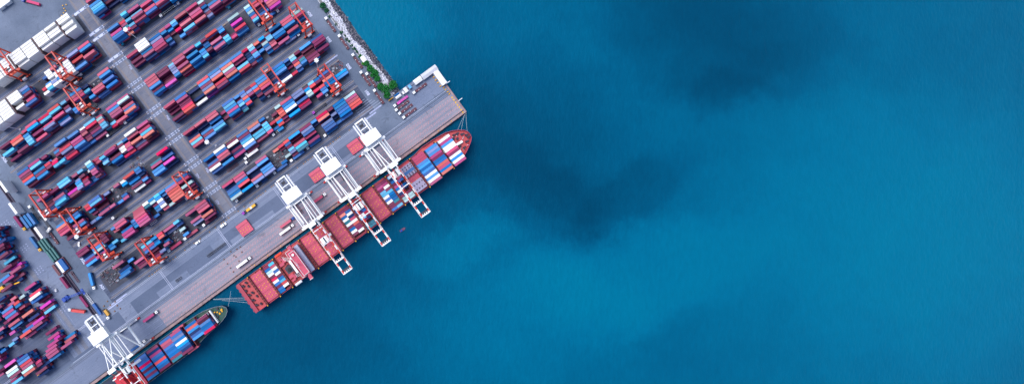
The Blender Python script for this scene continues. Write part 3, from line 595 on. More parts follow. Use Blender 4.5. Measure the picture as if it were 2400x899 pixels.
# ---------------------------------------------------------------- ship to shore cranes
def make_sts():
    r=empty('quay_crane',0,0); XL,XW=-14.7,8.6; ZB=38.5
    for v in (XL,XW):
        for s in (-1,1):
            m=MB(); m.beam((s*9.4,v,1.6),(s*9.4,v,ZB),1.7,1.8); m.build('leg',M_white,r)
        m=MB(); m.beam((-11.5,v,1.9),(11.5,v,1.9),1.5,1.4); m.build('sill_beam',M_white,r)
        for s in (-1,1):
            m=MB(); m.box(s*11-3,s*11+3,v-.7,v+.7,.1,1.2); m.build('bogie',M_red,r)
        m=MB(); m.beam((-11,v,ZB),(11,v,ZB),2.0,2.0); m.build('cross_beam',M_white,r)
    for s in (-1,1):
        m=MB(); m.beam((s*9.4,XL,17),(s*9.4,XW,17),1.8,1.8); m.build('portal_beam',M_white,r)
        m=MB(); m.beam((s*9.4,XL,ZB-1),(s*9.4,XW,18),1.1,1.1); m.build('diagonal_brace',M_white,r)
        m=MB(); m.beam((s*9.4,XL,ZB),(s*9.4,XW,ZB),.6,.7); m.beam((s*6.4,XL,ZB+1),(s*6.4,XW,ZB+1),.5,.5); m.build('side_walkway',M_white,r)
    # girders
    for s in (-1,1):
        m=MB(); m.box(s*3.85-.42,s*3.85+.42,-38.5,XW+1.5,ZB+.9,ZB+2.9); m.build('girder',M_white,r)
        b=MB(); n=12; a0,a1=XW+1.6,61.0
        for k in range(n):
            y0=a0+(a1-a0)*k/n; y1=a0+(a1-a0)*(k+1)/n
            b.box(s*3.85-.45,s*3.85+.45,y0,y1,ZB+1.1,ZB+2.7,k%2)
            b.box(s*4.75-.2,s*4.75+.2,y0,y1,ZB+1.5,ZB+1.6,0)
        b.build('boom',[M_white,M_boomred],r)
    for y,w in ((-38,1.2),(-30.5,.7),(-26,.5),(16,.8),(30.2,.7),(48.5,1.0),(60.4,.9)):
        m=MB(); m.box(-4.4,4.4,y-w/2,y+w/2,ZB+2.7,ZB+3.3)
        if y>40:
            for k in range(4): m.box(-3.0+k*1.9,-2.3+k*1.9,y-1.6,y-.5,ZB+2.8,ZB+3.2)
        m.build('tie_beam',M_white,r)
    m=MB(); m.box(-3.2,3.2,57.2,59.8,ZB+2.0,ZB+2.2); 
    m.build('boom_tip_grating',M_dark,r)
    m=MB(); m.box(-7.6,7.6,-25.3,-16.2,ZB+3.0,ZB+7.6); m.box(-7.9,7.9,-25.5,-16.0,ZB+7.6,ZB+7.8); m.box(-6,-3,-27.2,-25.5,ZB+3,ZB+4.2)
    mh=m.build('machinery_house',M_white,r)
    m=MB(); 
    for k in range(5): m.box(-3.2,3.2,-36.6+k*2.1,-36.2+k*2.1,ZB+1.6,ZB+2.2)
    m.box(-1.9,-1.5,-37,-26,ZB+1.6,ZB+2.2); m.box(1.2,1.6,-37,-26,ZB+1.6,ZB+2.2); m.box(-1.5,1.2,-35,-32.5,ZB+1.2,ZB+1.6); m.build('service_platform',M_dark,r)
    m=MB(); m.box(-6.6,-5.4,-38,-26,ZB+1.4,ZB+1.6); m.box(5.4,6.6,-38,-26,ZB+1.4,ZB+1.6)
    for k in range(5): m.box(5.2,7.2,-37+k*2.4,-36.6+k*2.4,ZB+1.5,ZB+1.9)
    m.build('walkway',M_dwhite,r)
    # apex frame and stays
    for s in (-1,1):
        m=MB(); m.beam((s*3.9,XW,ZB+2),(s*2.2,XW+.5,58),1.0,1.0); m.beam((s*2.2,XW+.5,58),(s*3.9,XL,ZB+2),.55,.55); m.build('apex_leg',M_white,r)
        m=MB(); m.tube((s*2.2,XW+.5,58),(s*3.85,30,ZB+3),.16,n=6); m.tube((s*2.2,XW+.5,58),(s*3.85,48,ZB+3),.16,n=6); m.build('forestay',M_boomred,r)
    m=MB(); m.box(-9.5,9.5,XW-1.5,XW+1.2,ZB+.9,ZB+1.1); m.build('walkway',M_white,r); m=MB(); m.box(-3.4,3.4,XW-1.1,XW+2.3,57.4,58.4)
    m.build('apex_platform',M_white,r)
    for k in range(14): 
        m=MB(); x=random.uniform(-6.5,6.5); y=XW+random.uniform(-3.2,6); m.cbox(x,y,ZB+1.1,random.uniform(.5,1.8),random.uniform(.4,1.6),random.uniform(.4,1.4)); m.build('hinge_gear',[M_dwhite,M_dark][k%2],r)
    for sgn in (-1,1): m=MB(); m.box(sgn*10.6-1.2,sgn*10.6+1.2,XW-1.8,XW+.8,17.5,18.5); m.build('landing',M_dwhite,r)
    m=MB()
    for k in range(7): m.beam((-10.5,XL-1.4+(k%2)*2.4,3+k*2),(-8.7,XL-1.4+((k+1)%2)*2.4,5+k*2),.9,.2)
    m.build('stair_tower',M_dwhite,r)
    return r
def add_trolley(r,y,drop,load=None):
    ZB=38.5
    m=MB(); m.box(-3.6,3.6,y-3,y+3,ZB+3.0,ZB+3.6); m.box(-3.2,-.6,y-2.4,y+2.0,ZB+3.6,ZB+4.6); m.box(.6,3.2,y-2.0,y+2.4,ZB+3.6,ZB+4.3)
    t=m.build('trolley',M_white,r); m=MB(); m.box(-.5,.5,y-2.6,y+2.6,ZB+3.6,ZB+3.9); m.box(-3.4,-1.4,y+3,y+5,ZB-2.4,ZB-.2); m.build('cabin',M_glass,t)
    m=MB(); m.box(-6.0,6.0,y-1.2,y+1.2,drop,drop+.5); 
    m.build('spreader',M_red if load is None else M_dwhite,t)
    m=MB()
    for sx in (-2,2):
        for dy in (-.8,.8): m.tube((sx,y+dy,drop+.5),(sx*1.2,y+dy*1.6,ZB+3),.06,n=5)
    m.build('hoist_rope',M_dark,t)
sts=make_sts()
STS=[(50.8,'white quay crane nearest to the pier end, boom over the sky-blue stacked bow',17,24),(8.6,'white quay crane second from the pier end, over the open dark hold',21,20),(-32.6,'white quay crane over the closed hatches beside the bridge of the big ship',27,22),(-236.4,'white quay crane alone at the lower left over the smaller blue-loaded ship',17,26)]
cr=[sts]+[copy_tree(sts) for _ in STS[1:]]
for (u,l,ty,dz),o in zip(STS,cr):
    place(o,u,0,0); tag(o,l,'quay crane','white quay cranes along the berth'); add_trolley(o,ty,dz,1)
# ---------------------------------------------------------------- ships
DZ=10.5
SHIPSEEN=[]
def ship_row(spec,u0,v0,z,h,lab,pitch=2.52,t=40,fam=None,grp='containers on the big red ship'):
    for r_,c in enumerate(spec):
        if c=='.': continue
        k=c.upper(); 
        L=L40 if t==40 else L20
        for i in range(h):
            top=i==h-1
            put(u0+L/2,v0+r_*pitch+CWD/2,z+i*CHT,t,k if top else random.choice(k*4+'MNBRW'),(lab%(PNAME[k],r_+1)) if top else None,top,group=grp)
root=empty('container_ship',0,0,-3); SO=(0,0,-3)
root['o']=0; del root['o']
tag(root,'large red container ship moored at the quay under three white cranes','ship')
bowpx=[(990,344),(1015,327),(1030,318.5),(1044,311),(1060,306.5),(1075,304.5),(1088,305),(1096,308),(1102,314),(1105,322),(1104,330),(1100,341),(1093,356),(1086,368),(1065,386),(1045,400)]
bow=[uv(x,y,13) for x,y in bowpx]
deck=[(-127,14.9),(-110,14.6),(60,14.6),(78,14.6)]+bow+[(80,46.2),(60,46.2),(-110,46.2),(-127,46.2)]
def shrink(poly,s,cx,cy): return [(cx+(x-cx)*s,cy+(y-cy)*(1-(1-s)*.6)) for x,y in poly]
low=[(x if x<60 else 60+(x-60)*0.93, 30.4+(y-30.4)*(0.97 if x<60 else 0.97-(x-60)*0.0028)) for x,y in deck]
m=MB(); m.prism(low,-3.5,DZ,0,1,top=deck); hull=m.build('hull',[M_hull,M_deck],root,SO)
m=MB(); n=len(deck)
for i in range(n):
    a,b=deck[i],deck[(i+1)%n]; rise=1.1 if min(a[0],b[0])<84 else 2.4
    m.beam((a[0],a[1],DZ+rise/2),(b[0],b[1],DZ+rise/2),.28,rise)
m.build('bulwark',M_hatch,root,SO)
m=MB(); m.prism([(101,17.5),(113,20)]+[(x*0.985,30+(y-30)*.93) for x,y in bow[3:-2]]+[(101,44)],DZ,DZ+1.3); m.build('forecastle_deck',M_deck,root,SO)
BU=[-127,-113,-98.5,-84.5,-55,-41,-27,-12.6,1.6,15.6,30,44,58,72,86,100,113.5]
for i,u in enumerate(BU[1:-1]):
    if u in (-41,): pass
    m=MB(); w=.95
    y0,y1=15.2,45.9
    if u>80: y0,y1=16.6,45.2
    m.box(u-w,u+w,y0,y1,DZ,DZ+3.6)
    for k in range(11): m.box(u-w-.1,u+w+.1,y0+1+k*2.8,y0+1.35+k*2.8,DZ+3.6,DZ+4.1,1)
    for y in (y0-.3,y1+.3): m.cbox(u,y,DZ,1.6,1.2,4.4,1)
    m.build('lashing_bridge',[M_rust,M_hold],root,SO)
    m=MB()
    for y in (y0-.4,y1+.6): m.cbox(u,y,DZ+4.5,.9,.9,.5)
    m.build('corner_lamp',M_yellow,root,SO)
def covers(u0,u1,v0=16.2,v1=45,np=3,mat=M_hatch,zt=1.6,dots=8):
    w=(v1-v0)/np
    for p in range(np):
        m=MB(); m.box(u0+1.05,u1-1.05,v0+p*w+.08,v0+(p+1)*w-.08,DZ,DZ+zt)
        for k in range(4): m.box(u0+1.2,u1-1.2,v0+p*w+.9+k*w/4,v0+p*w+1.0+k*w/4,DZ+zt,DZ+zt+.08)
        hc=m.build('hatch_cover',mat,root,SO)
        for k in range(dots):
            m=MB()
            x=u0+3.0+(k%4)*(u1-u0-6)/3+ (0.8 if k%2 else 0); y=v0+p*w+w*(.28 if k<4 else .62)+(.8 if k%2 else 0)
            m.tube((x,y,DZ+zt),(x,y,DZ+zt+.35),.42,n=8)
            m.build('lashing_socket',M_yellow,hc,SO)
covers(-113,-98.5)
for a,b in ((-55,-41),(-41,-27),(-27,-12.6),(15.6,30)): covers(a,b)
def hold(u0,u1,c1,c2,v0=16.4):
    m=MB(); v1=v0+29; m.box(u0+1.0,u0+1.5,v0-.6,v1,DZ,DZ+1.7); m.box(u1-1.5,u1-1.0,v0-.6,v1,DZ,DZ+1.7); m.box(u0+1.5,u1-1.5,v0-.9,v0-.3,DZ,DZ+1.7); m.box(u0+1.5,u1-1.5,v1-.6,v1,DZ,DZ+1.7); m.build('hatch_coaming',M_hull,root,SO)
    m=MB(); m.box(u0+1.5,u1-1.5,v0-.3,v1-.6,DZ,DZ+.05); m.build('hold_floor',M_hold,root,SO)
    for j,cc in enumerate((c1,c2)):
        for r_,c in enumerate(cc):
            if c=='.': continue
            if u0<-90: bay='bay 3 from stern'
            elif u0<0: bay='bay 7 from bow'
            elif u0<40: bay='bay 5 from bow'
            else: bay='bay 4 from bow'
            k=c.upper(); z=DZ+.07
            put(u0+1.0+3.1+j*6.12,v0+r_*2.62+CWD/2,z,20,k,'%s short container, hold %s, %s side, row %d from quay'%(PNAME[k],bay,'stern' if j==0 else 'bow',r_+1),True,group='containers in the open holds')
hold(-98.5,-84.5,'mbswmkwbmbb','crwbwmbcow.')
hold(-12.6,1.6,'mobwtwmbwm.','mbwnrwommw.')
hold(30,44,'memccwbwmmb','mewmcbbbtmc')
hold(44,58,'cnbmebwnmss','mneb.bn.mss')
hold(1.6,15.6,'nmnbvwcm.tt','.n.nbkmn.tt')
# grey pontoons and deck cargo forward
covers(58,72,16.2,45,1,M_hatch,1.6,8)
for (a,b,cells) in ((17.2,22.2,1),(22.3,25.0,0),(25.1,28.0,1),(34.2,44.4,2)):
    m=MB(); m.box(59.2,70.8,a,b,DZ+1.62,DZ+4.1); hp=m.build('pontoon',M_hatchg if cells or a>30 else CM['L'],root,SO)
    if cells:
        m=MB()
        for k in range(4):
            for y in (a+(b-a)*.3,a+(b-a)*.75):
                x=61+k*2.9; m.box(x-.55,x+.55,y-.5,y+.5,DZ+4.1,DZ+4.35)
        m.build('socket',M_winch,hp,SO)
dk='%s long container on red ship deck, third bay from bow, row %d from quay'
ship_row('RRRAAB ABWAWEE'.replace(' ','')[:12],72.9,15.6,DZ+1.6,3,dk)
ship_row('AGLEMBBORBO',87.0,16.6,DZ+1.6,3,dk.replace('third','second'))
ship_row('WEAWWRMWAWE',101.0,17.0,DZ+1.9,3,dk.replace('third','first'))
m=MB(); m.box(72.6,98.8,15.9,45.4,DZ,DZ+1.55); m.box(100.8,113.4,18.0,43.6,DZ+1.3,DZ+1.85); m.build('hatch_cover',M_hatch,root,SO)
# bow gear
for i,(x,y,s) in enumerate(((1064,316,1.6),(1072,313,1.3),(1083,314,1.8),(1093,316,1.7),(1098,321,1.6),(1094,331,1.8),(1088,346,1.7),(1078,343,1.2),(1063,325,1.0),(1072,325,1.1))):
    u,v=uv(x,y,DZ+1.3); m=MB(); a=random.uniform(-.6,.6); m.beam((u-s,v-a,DZ+2.0),(u+s,v+a,DZ+2.0),1.3,1.2); m.tube((u-s*.5,v-1.1,DZ+2.2),(u-s*.5,v+1.1,DZ+2.2),.7,n=10); m.build('winch',M_winch,root,SO)
u,v=uv(1075,335,DZ+2); m=MB(); m.beam((u-3.4,v,DZ+3),(u+3.4,v+.6,DZ+3),2.2,1.6); m.build('foremast_house',M_white,root,SO)
m=MB()
for x,y in ((1060,321),(1070,318),(1085,322),(1079,348),(1086,350),(1096,340),(1084,325),(1078,345)):
    u,v=uv(x,y,DZ+1.5); m.tube((u,v,DZ+1.3),(u,v,DZ+2.6),.35,n=8)
m.build('bollard',M_dwhite,root,SO)
# stern
m=MB(); m.box(-126.8,-123.4,15,46,DZ,DZ+2.2); 
for k in range(7): m.box(-127.4,-126.8,16+k*4.4,18+k*4.4,DZ,DZ+2.4)
m.build('stern_platform',M_hull,root,SO)
for k,(du,dv,s) in enumerate(((5,4,1.7),(4.6,9,1.2),(9,7,1.0),(4.8,14,2.0),(8.5,14,1.6),(5,20,2.0),(10,19,1.0),(5,25.5,1.8),(9,27,1.2),(9,3,1.5))):
    m=MB(); u=-127+du; v=14.9+dv; m.beam((u-s*.7,v-s*.6,DZ+.8),(u+s*.7,v+s*.6,DZ+.8),1.2,1.4); m.tube((u,v-1.2,DZ+1.2),(u,v+1.2,DZ+1.2),.75,n=10); m.build('mooring_winch',M_winch,root,SO)
# accommodation block
m=MB(); m.box(-70,-61.5,17,44,DZ,DZ+12); m.box(-68.5,-61.5,18,43,DZ+12,DZ+18); ah=m.build('deckhouse',M_hatch,root,SO)
m=MB(); m.box(-66.5,-61,19,42,DZ+18,DZ+21.5); m.build('bridge_house',M_hatch,root,SO)
m=MB(); m.box(-62.6,-57.6,17,44.6,DZ+2,DZ+9.5); m.build('lifting_gear_screen',paint('pale_blue_grey_paint',lin(190,198,226),0.5,0.1,.4),root,SO)
m=MB(); m.box(-63.8,-61.8,14.6,46.4,DZ+18.6,DZ+21.2); m.box(-64.6,-61.4,12.8,16.2,DZ+18.4,DZ+21.6); m.box(-64.6,-61.4,44.8,48.2,DZ+18.4,DZ+21.6); m.build('bridge_wing',M_hatch,root,SO)
m=MB(); m.box(-63.9,-61.3,12.6,12.8,DZ+21.6,DZ+22.6); 
for v in (12.7,48.3): m.box(-64.8,-61.2,v-.12,v+.12,DZ+18.4,DZ+22.6)
for a,b in ((-70.3,-61.2),):
    for v in (16.8,44.2): m.box(a,b,v-.14,v+.14,DZ+12,DZ+13.1)
    m.box(a-.14,a+.14,16.8,44.2,DZ+12,DZ+13.1)
for v in (18.8,42.2): m.box(-66.7,-61,v-.12,v+.12,DZ+21.5,DZ+22.5)
m.box(-66.8,-66.55,18.8,42.2,DZ+21.5,DZ+22.5); m.box(-61.1,-60.85,18.8,42.2,DZ+21.5,DZ+22.5)
for k in range(5): m.box(-76+k*1.1,-75.7+k*1.1,18+k,22.5+k,DZ+6,DZ+6.9)
for k in range(5): m.box(-75+k*1.1,-74.7+k*1.1,37+k*.5,41+k*.5,DZ+6,DZ+6.9)
m.build('guard_rail',M_white,root,SO)
m=MB(); m.box(-72.6,-69.2,26.5,34.5,DZ,DZ+17); m.build('funnel_casing',M_hatch,root,SO)
m=MB(); m.box(-77.6,-71.6,27.2,33.6,DZ,DZ+19.5); fu=m.build('funnel',M_dark,root,SO)
m=MB(); m.tube((-74.6,30.4,DZ+19.5),(-74.6,30.4,DZ+21.2),1.5,n=14); m.build('exhaust_pipe',M_tyre,fu,SO)
m=MB(); m.box(-71,-69,24,37,DZ+18.5,DZ+20.2); m.box(-67.8,-67.0,22,24,DZ+21.5,DZ+22.3); m.tube((-64,21.5,DZ+21.5),(-64,21.5,DZ+23),1.1,n=12); m.box(-69,-67,31,40,DZ+12,DZ+14.2); m.build('white_deck_house',M_white,root,SO)
m=MB(); m.beam((-65,30.5,DZ+21.5),(-65,30.5,DZ+30),.5,.5); m.beam((-65,27.5,DZ+27),(-65,33.5,DZ+27),.25,.25); m.build('radar_mast',M_dwhite,root,SO)
for v,s in ((15.2,-1),(45.6,1)):
    m=MB(); m.tube((-80.5,v+s*.6,DZ+8),(-73.5,v+s*.6,DZ+8),1.3,n=10); m.build('lifeboat',M_orange if s<0 else M_dwhite,root,SO)
for (u,v,a,b,h) in ((-81,24,5,3,2.2),(-80,38,5,3,2),(-79,19.5,3,2,3),(-80,42,4,2,2.5),(-77,22,3,4,4),(-77,39.5,3,4,4)): m=MB(); m.cbox(u,v,DZ,a,b,h); m.build('deck_trunk',M_hatch,root,SO)
m=MB()
for k in range(60):
    s=random.choice((14.9,45.9)); u=random.uniform(-110,84); m.cbox(u,s+(.4 if s<20 else -.4),DZ,random.uniform(.4,1.6),.5,random.uniform(.4,1.2))
m.build('deck_fittings',M_rust,root,SO)

# smaller ship
root2=empty('container_ship',-235,26,-3); S2=(-235,26,-3)
tag(root2,'smaller dark-hulled container ship with green bow deck at the lower left','ship')
b2=[uv(x,y,11) for x,y in ((459.6,738),(475,729.5),(489.5,723.5),(505,719),(519.5,717),(529.5,721),(532,729),(528,741),(519.5,752),(505,768),(484.5,785))]
dk2=[(-330,14.2),(-200,14.2),(-186,14.4)]+b2+[(-196,39.6),(-205,40),(-330,40)]
lw2=[(x if x<-190 else -190+(x+190)*.93,27+(y-27)*(.96 if x<-190 else .96-(x+190)*.004)) for x,y in dk2]
m=MB(); m.prism(lw2,-3.5,9,0,1,top=dk2); m.build('hull',[M_hull2,M_green],root2,S2)
m=MB(); n=len(dk2)
for i in range(n):
    a,b=dk2[i],dk2[(i+1)%n]; m.beam((a[0],a[1],9.5),(b[0],b[1],9.5),.22,1.2)
m.build('bulwark',M_grey,root2,S2)
m=MB(); m.box(-300,-187,15.2,39,9,10.2); m.box(-187,-162.5,19.5,35.5,9,10.2); m.build('hatch_cover',M_hull2,root2,S2)
a=uv(490.5,727,12); b=uv(511,755,12); m=MB(); m.beam((a[0],a[1],11),(b[0],b[1],11),1.3,3); m.build('breakwater',M_white,root2,S2)
for k in range(16):
    m=MB(); x=random.uniform(500,524); y=random.uniform(721,742); u,v=uv(x,y,9); m.cbox(u,v,9,random.uniform(.7,2),random.uniform(.6,1.6),random.uniform(.6,1.5)); m.build('mooring_winch',[M_winch,M_yellow][k%2],root2,S2)
s2l='%s long container on the smaller ship, {} bay from bow, row %d from quay'
g2='containers on the smaller ship'
for spec,px_,py_,o_ in (('BBBKBDBMB',313.7,844.6,'sixth'),('MNEBBOBBM',342,824,'fifth'),('BREBBBBMT',371.5,802,'fourth'),('EBGBWABNM',394,785,'third'),('.BOLNBA.',430,765,'second')):
    u,v=uv(px_,py_,18); ship_row(spec,u,15.0,10.25,3,s2l.format(o_),grp=g2)
u,v=uv(458,752,17); ship_row('MDLBBK',u,v,10.25,3,s2l.format('first'),grp=g2)
for v in (15,39): 
    m=MB(); m.box(-199,-187,v-.9,v+.9,9,14); m.build('side_platform',M_hatch,root2,S2)
for i,u in enumerate((-242,-228.3,-214.4,-201,-187,-174.5)):
    m=MB(); m.box(u-.5,u+.1,15.4,38.6 if u<-180 else 34,10.2,15.5); m.build('lashing_bridge',M_rust,root2,S2)
m=MB(); m.box(-262,-250,16,38.5,9,24); m.box(-258,-252,17,38,24,28); m.build('deckhouse',paint('ship_red_white_paint',lin(206,40,60),0.5,0.2,0.3,wear=0.1),root2,S2)
m=MB()
for k in range(14): m.box(-262+random.uniform(0,11),-261.6+random.uniform(0,11),16,38,24.1+random.random(),24.8)if k<4 else m.cbox(random.uniform(-261,-251),random.uniform(17,37),24.0,random.uniform(1,4),random.uniform(.4,1.6),random.uniform(.6,5))
m.build('deckhouse_fittings',M_white,root2,S2)
m=MB(); m.box(-249.5,-243,15.6,38.8,9,17); m.build('crane_pedestal_deck',M_hull,root2,S2)
m=MB()
for k in range(12): m.cbox(random.uniform(-249,-243.6),random.uniform(17,38),17,.8,.8,.8)
m.build('deck_light',paint('lamp_cover_pink',lin(240,90,120),.5,.1,1),root2,S2)
# mooring ropes
def rope(px1,z1,px2,z2,label):
    a=uv(px1[0],px1[1],z1); b=uv(px2[0],px2[1],z2); m=MB(); p=Vector((a[0],a[1],z1)); q=Vector((b[0],b[1],z2)); last=p
    for i in range(1,9):
        t=i/8; c=p.lerp(q,t); c.z-=math.sin(t*math.pi)*0.8; m.tube(last,c,.09,n=5); last=c
    o=m.build('mooring_rope',M_rope,None,(a[0],a[1],z1)); place(o,a[0],a[1],z1); tag(o,label,'rope','mooring ropes')
rope((1092,264),.3,(1095,307),12,'thick pale rope from the pier corner to the red bow, rightmost')
rope((1089,268),.3,(1081,306),12,'thin rope from the pier corner to the red bow, middle')
rope((1088,270),.3,(1072,306),12,'thin rope from the pier corner to the red bow, leftmost')
rope((541,681),.3,(535,717),9,'steep pale rope from quay to the green bow')
rope((500,700),.3,(577,697),9,'upper rope from quay to the red stern, level line')
rope((500,701),.3,(580,702),9,'second rope from quay to the red stern')
rope((520,703),.3,(584,709),9,'lowest rope from quay to the red stern')
# ---------------------------------------------------------------- trucks
def make_truck(cm,long=True,red=False):
    r=empty('yard_truck',0,0)
    m=MB(); m.box(-1.3,1.2,-1.2,1.2,.9,2.9); m.box(-1.1,.6,-1.05,1.05,2.9,3.15); c=m.build('cab',cm,r)
    g=MB(); g.box(1.2,1.26,-1.05,1.05,1.9,2.75); g.box(-.2,.5,-.4,.4,3.15,3.2); g.build('windscreen',M_glass,c)
    m=MB(); m.box(-3.8,1.3,-.5,.5,.7,1.05); m.box(-2.6,-1.4,-1.1,1.1,.8,1.5); m.build('tractor_chassis',M_dark,r)
    L=12.6 if long else 7
    m=MB()
    for y in (-.75,.75): m.box(-2.6-L,-2.4,y-.16,y+.16,1.1,1.42)
    for k in range(8): x=-2.7-k*(L-.4)/7; m.box(x-.2,x+.2,-1.22,1.22,1.1,1.44)
    if red:
        for k in range(7): 
            x=-3.6-k*(L-2)/6; m.box(x-.5,x+.5,-1.15,1.15,1.44,1.62)
    t=m.build('trailer_frame',M_chass if red else M_dark,r)
    if red:
        m=MB(); 
        for k in (1,3,5): m.cbox(-3.6-k*(L-2)/6,(-.8 if k%4==1 else .8),1.62,.7,.5,.5)
        m.build('twist_lock',M_dwhite,t)
    for x in ((.3,-3.0) if long else (.3,-2.8)):
        for y in (-1,1): w=MB(); w.tube((x,y-.2,.5),(x,y+.2,.5),.5,n=10); w.build('wheel',M_tyre,r)
    for x in (-1.6-L,-.3-L):
        for y in (-1,1): w=MB(); w.tube((x,y-.25,.5),(x,y+.25,.5),.5,n=10); w.build('wheel',M_tyre,t)
    return r
TP={('w',0):make_truck(M_white),('w',1):make_truck(M_white,red=True)}
M_purple=paint('purple_cab_paint',lin(170,40,190),.5,.1,1); M_tealc=paint('teal_cab_paint',lin(30,150,180),.5,.1,1)
TP[('y',0)]=make_truck(M_yellow); TP[('p',0)]=make_truck(M_purple); TP[('t',0)]=make_truck(M_tealc); TP[('b',0)]=make_truck(M_blue); TP[('w',2)]=make_truck(M_white,long=False)
used=set()
CN={'w':'white','y':'yellow','p':'purple','t':'teal','b':'blue'}
def truck(x,y,head,label,cab='w',style=0,load=None,t=40,lz=1.45,name=None):
    key=(cab,style); o=TP[key] if key not in used else copy_tree(TP[key]); used.add(key)
    u,v=uv(x,y,2.5); h=R(head); place(o,u,v,0,h); 
    tag(o,label,'truck','yard trucks and trailers')
    if load:
        L=L40 if t==40 else L20; d=-(2.7+L/2) if t==40 else -(2.9+6)
        # local x=forward; heading angle measured anticlockwise from +u ; v is minus local y
        cu=u+math.cos(h)*d; cv=v-math.sin(h)*d
        put(cu,cv,lz,t,load,'%s container on the %s'%(PNAME[load],label),True,rot=h,force=True,group='containers on trucks')
H1=180; 
T=[ (554.5,470,H1,'white-cabbed truck with empty trailer, first below block B01','w',0,None,40),
 (602.7,435.5,H1,'white-cabbed truck, second below block B01','w',0,'N',20),
 (643.3,404.7,H1,'white-cabbed truck, third below block B01','w',0,'B',40),
 (682.7,376,H1,'white-cabbed truck, fourth below block B01','w',0,'B',40),
 (721,347,H1,'white-cabbed truck, fifth below block B01','w',0,'B',40),
 (761.3,317.5,H1,'white-cabbed truck, sixth below block B01','w',0,'B',40),
 (577,361,H1,'white-cabbed truck, upper of three in a column below B02','w',0,'M',40),
 (575,371,H1,'white-cabbed truck, middle of three in a column below B02','w',0,'W',40),
 (577,380.5,H1,'white-cabbed truck, lowest of three below B02','w',0,None,40),
 (640.7,315.3,H1,'white-cabbed truck with empty pale trailer below orange containers','w',0,'L',20),
 (765.3,222.7,H1,'white-cabbed truck near the crane at the end of B02','w',0,None,40),
 (734.7,264,H1,'purple-cabbed truck with empty trailer between B01 and B02','p',0,None,40),
 (629,224.5,H1,'white-cabbed truck below block B03 by the crane','w',0,'A',20),
 (699,81.5,0,'white-cabbed truck below block B04 by the crane','w',0,'G',40),
 (606.5,58,H1,'white-cabbed truck below the second crane from top right','w',0,None,40),
 (650.5,25.5,0,'white-cabbed truck below the pink top containers','w',0,'B',40),
 (536,17,H1,'teal-cabbed truck with empty trailer at the top of the yard','t',0,None,40),
 (376.5,36.5,H1,'white-cabbed truck with white empty trailer at the top','w',0,None,40),
 (416.5,7.5,H1,'white-cabbed truck at the top edge of the picture','w',0,None,40),
 (286,102.5,H1,'teal-cabbed truck with empty teal trailer under the lamp mast','t',0,None,40),
 (188,174,H1,'white-cabbed truck beside the small white containers','w',0,None,40),
 (152,202,H1,'white-cabbed truck beside the legs of the leaning crane','w',0,None,40),
 (195,267,H1,'white-cabbed truck under the third-row crane','w',0,None,40),
 (293,287,H1,'white-cabbed truck near the cross road, left side','w',0,'N',40),
 (252,317,H1,'white-cabbed truck with empty trailer below crimson containers','w',0,None,40),
 (264.7,510.5,H1,'white-cabbed truck with long empty dark trailer above block A02','w',0,None,40),
 (437,465,H1,'white-cabbed truck below the crane at the cross road','w',0,'N',40),
 (477.5,527,H1,'white-cabbed truck below block A01, closest to cross road','w',0,'D',40),
 (433.8,558.5,H1,'white-cabbed truck below block A01, second from cross road','w',0,'R',40),
 (395.8,586.7,H1,'white-cabbed truck below block A01, third from cross road','w',0,'R',40),
 (372,556.0,H1,'white-cabbed truck between dark stacks of block A01','w',0,None,40),
 (570,499,H1,'purple-cabbed truck with yellow load on the apron','p',0,None,40),
 (585,604,0,'white-cabbed truck on the striped apron among bollards','w',0,'W',40),
 (685.5,527.5,0,'white-cabbed truck left of the crane legs with pale load','w',0,'W',40),
 (687,511,0,'dark-cabbed truck left of the crane legs with red load','b',0,'R',40),
 (761,455,0,'white-cabbed truck between the first two cranes','w',0,'R',40),
 (366.5,730.5,0,'white-cabbed truck on the plain dark apron','w',0,'E',40),
 (338,798.5,0,'white-cabbed truck beside the lower-left crane','w',0,'B',40),
 (764,43,144-36+18,'x','w',1,None,40)]
T=T[:-1]
for a in T: truck(*a)
for i,(x,y) in enumerate(((764,43),(795,84),(827,128.5),(846,169.5),(859.5,173),(877.5,212))):
    truck(x,y,90,'white-cabbed truck with rusty empty trailer parked by shore fence, %s from top'%ORD[i],'w',1)
for i,(x,y,ld) in enumerate(((925,247.5,'P'),(928.5,257.5,None),(936.5,265.8,None),(946,275,None))):
    truck(x,y,H1,('white-cabbed truck on the pier with pink trailer load' if ld else 'white-cabbed truck with rusty empty trailer on the pier, %s from the bottom'%ORD[3-i]),'w',1,None)
    if ld:
        u,v=uv(x,y,2); m=MB(); 
        for k in range(6): m.cbox(u+4+k*2.1,v,1.65,1.8,2.2,.5)
        m.box(u+3,u+15,v-.4,v+.4,1.6,2.2); o=m.build('pink_trailer_rack',CM['P'],None,(u,v,1.6)); place(o,u,v,1.6); tag(o,'bright pink long trailer rack on the top truck of the pier row','trailer')
truck(970,217,H1,'white-cabbed truck alone in the middle of the pier yard, rusty trailer','w',1)
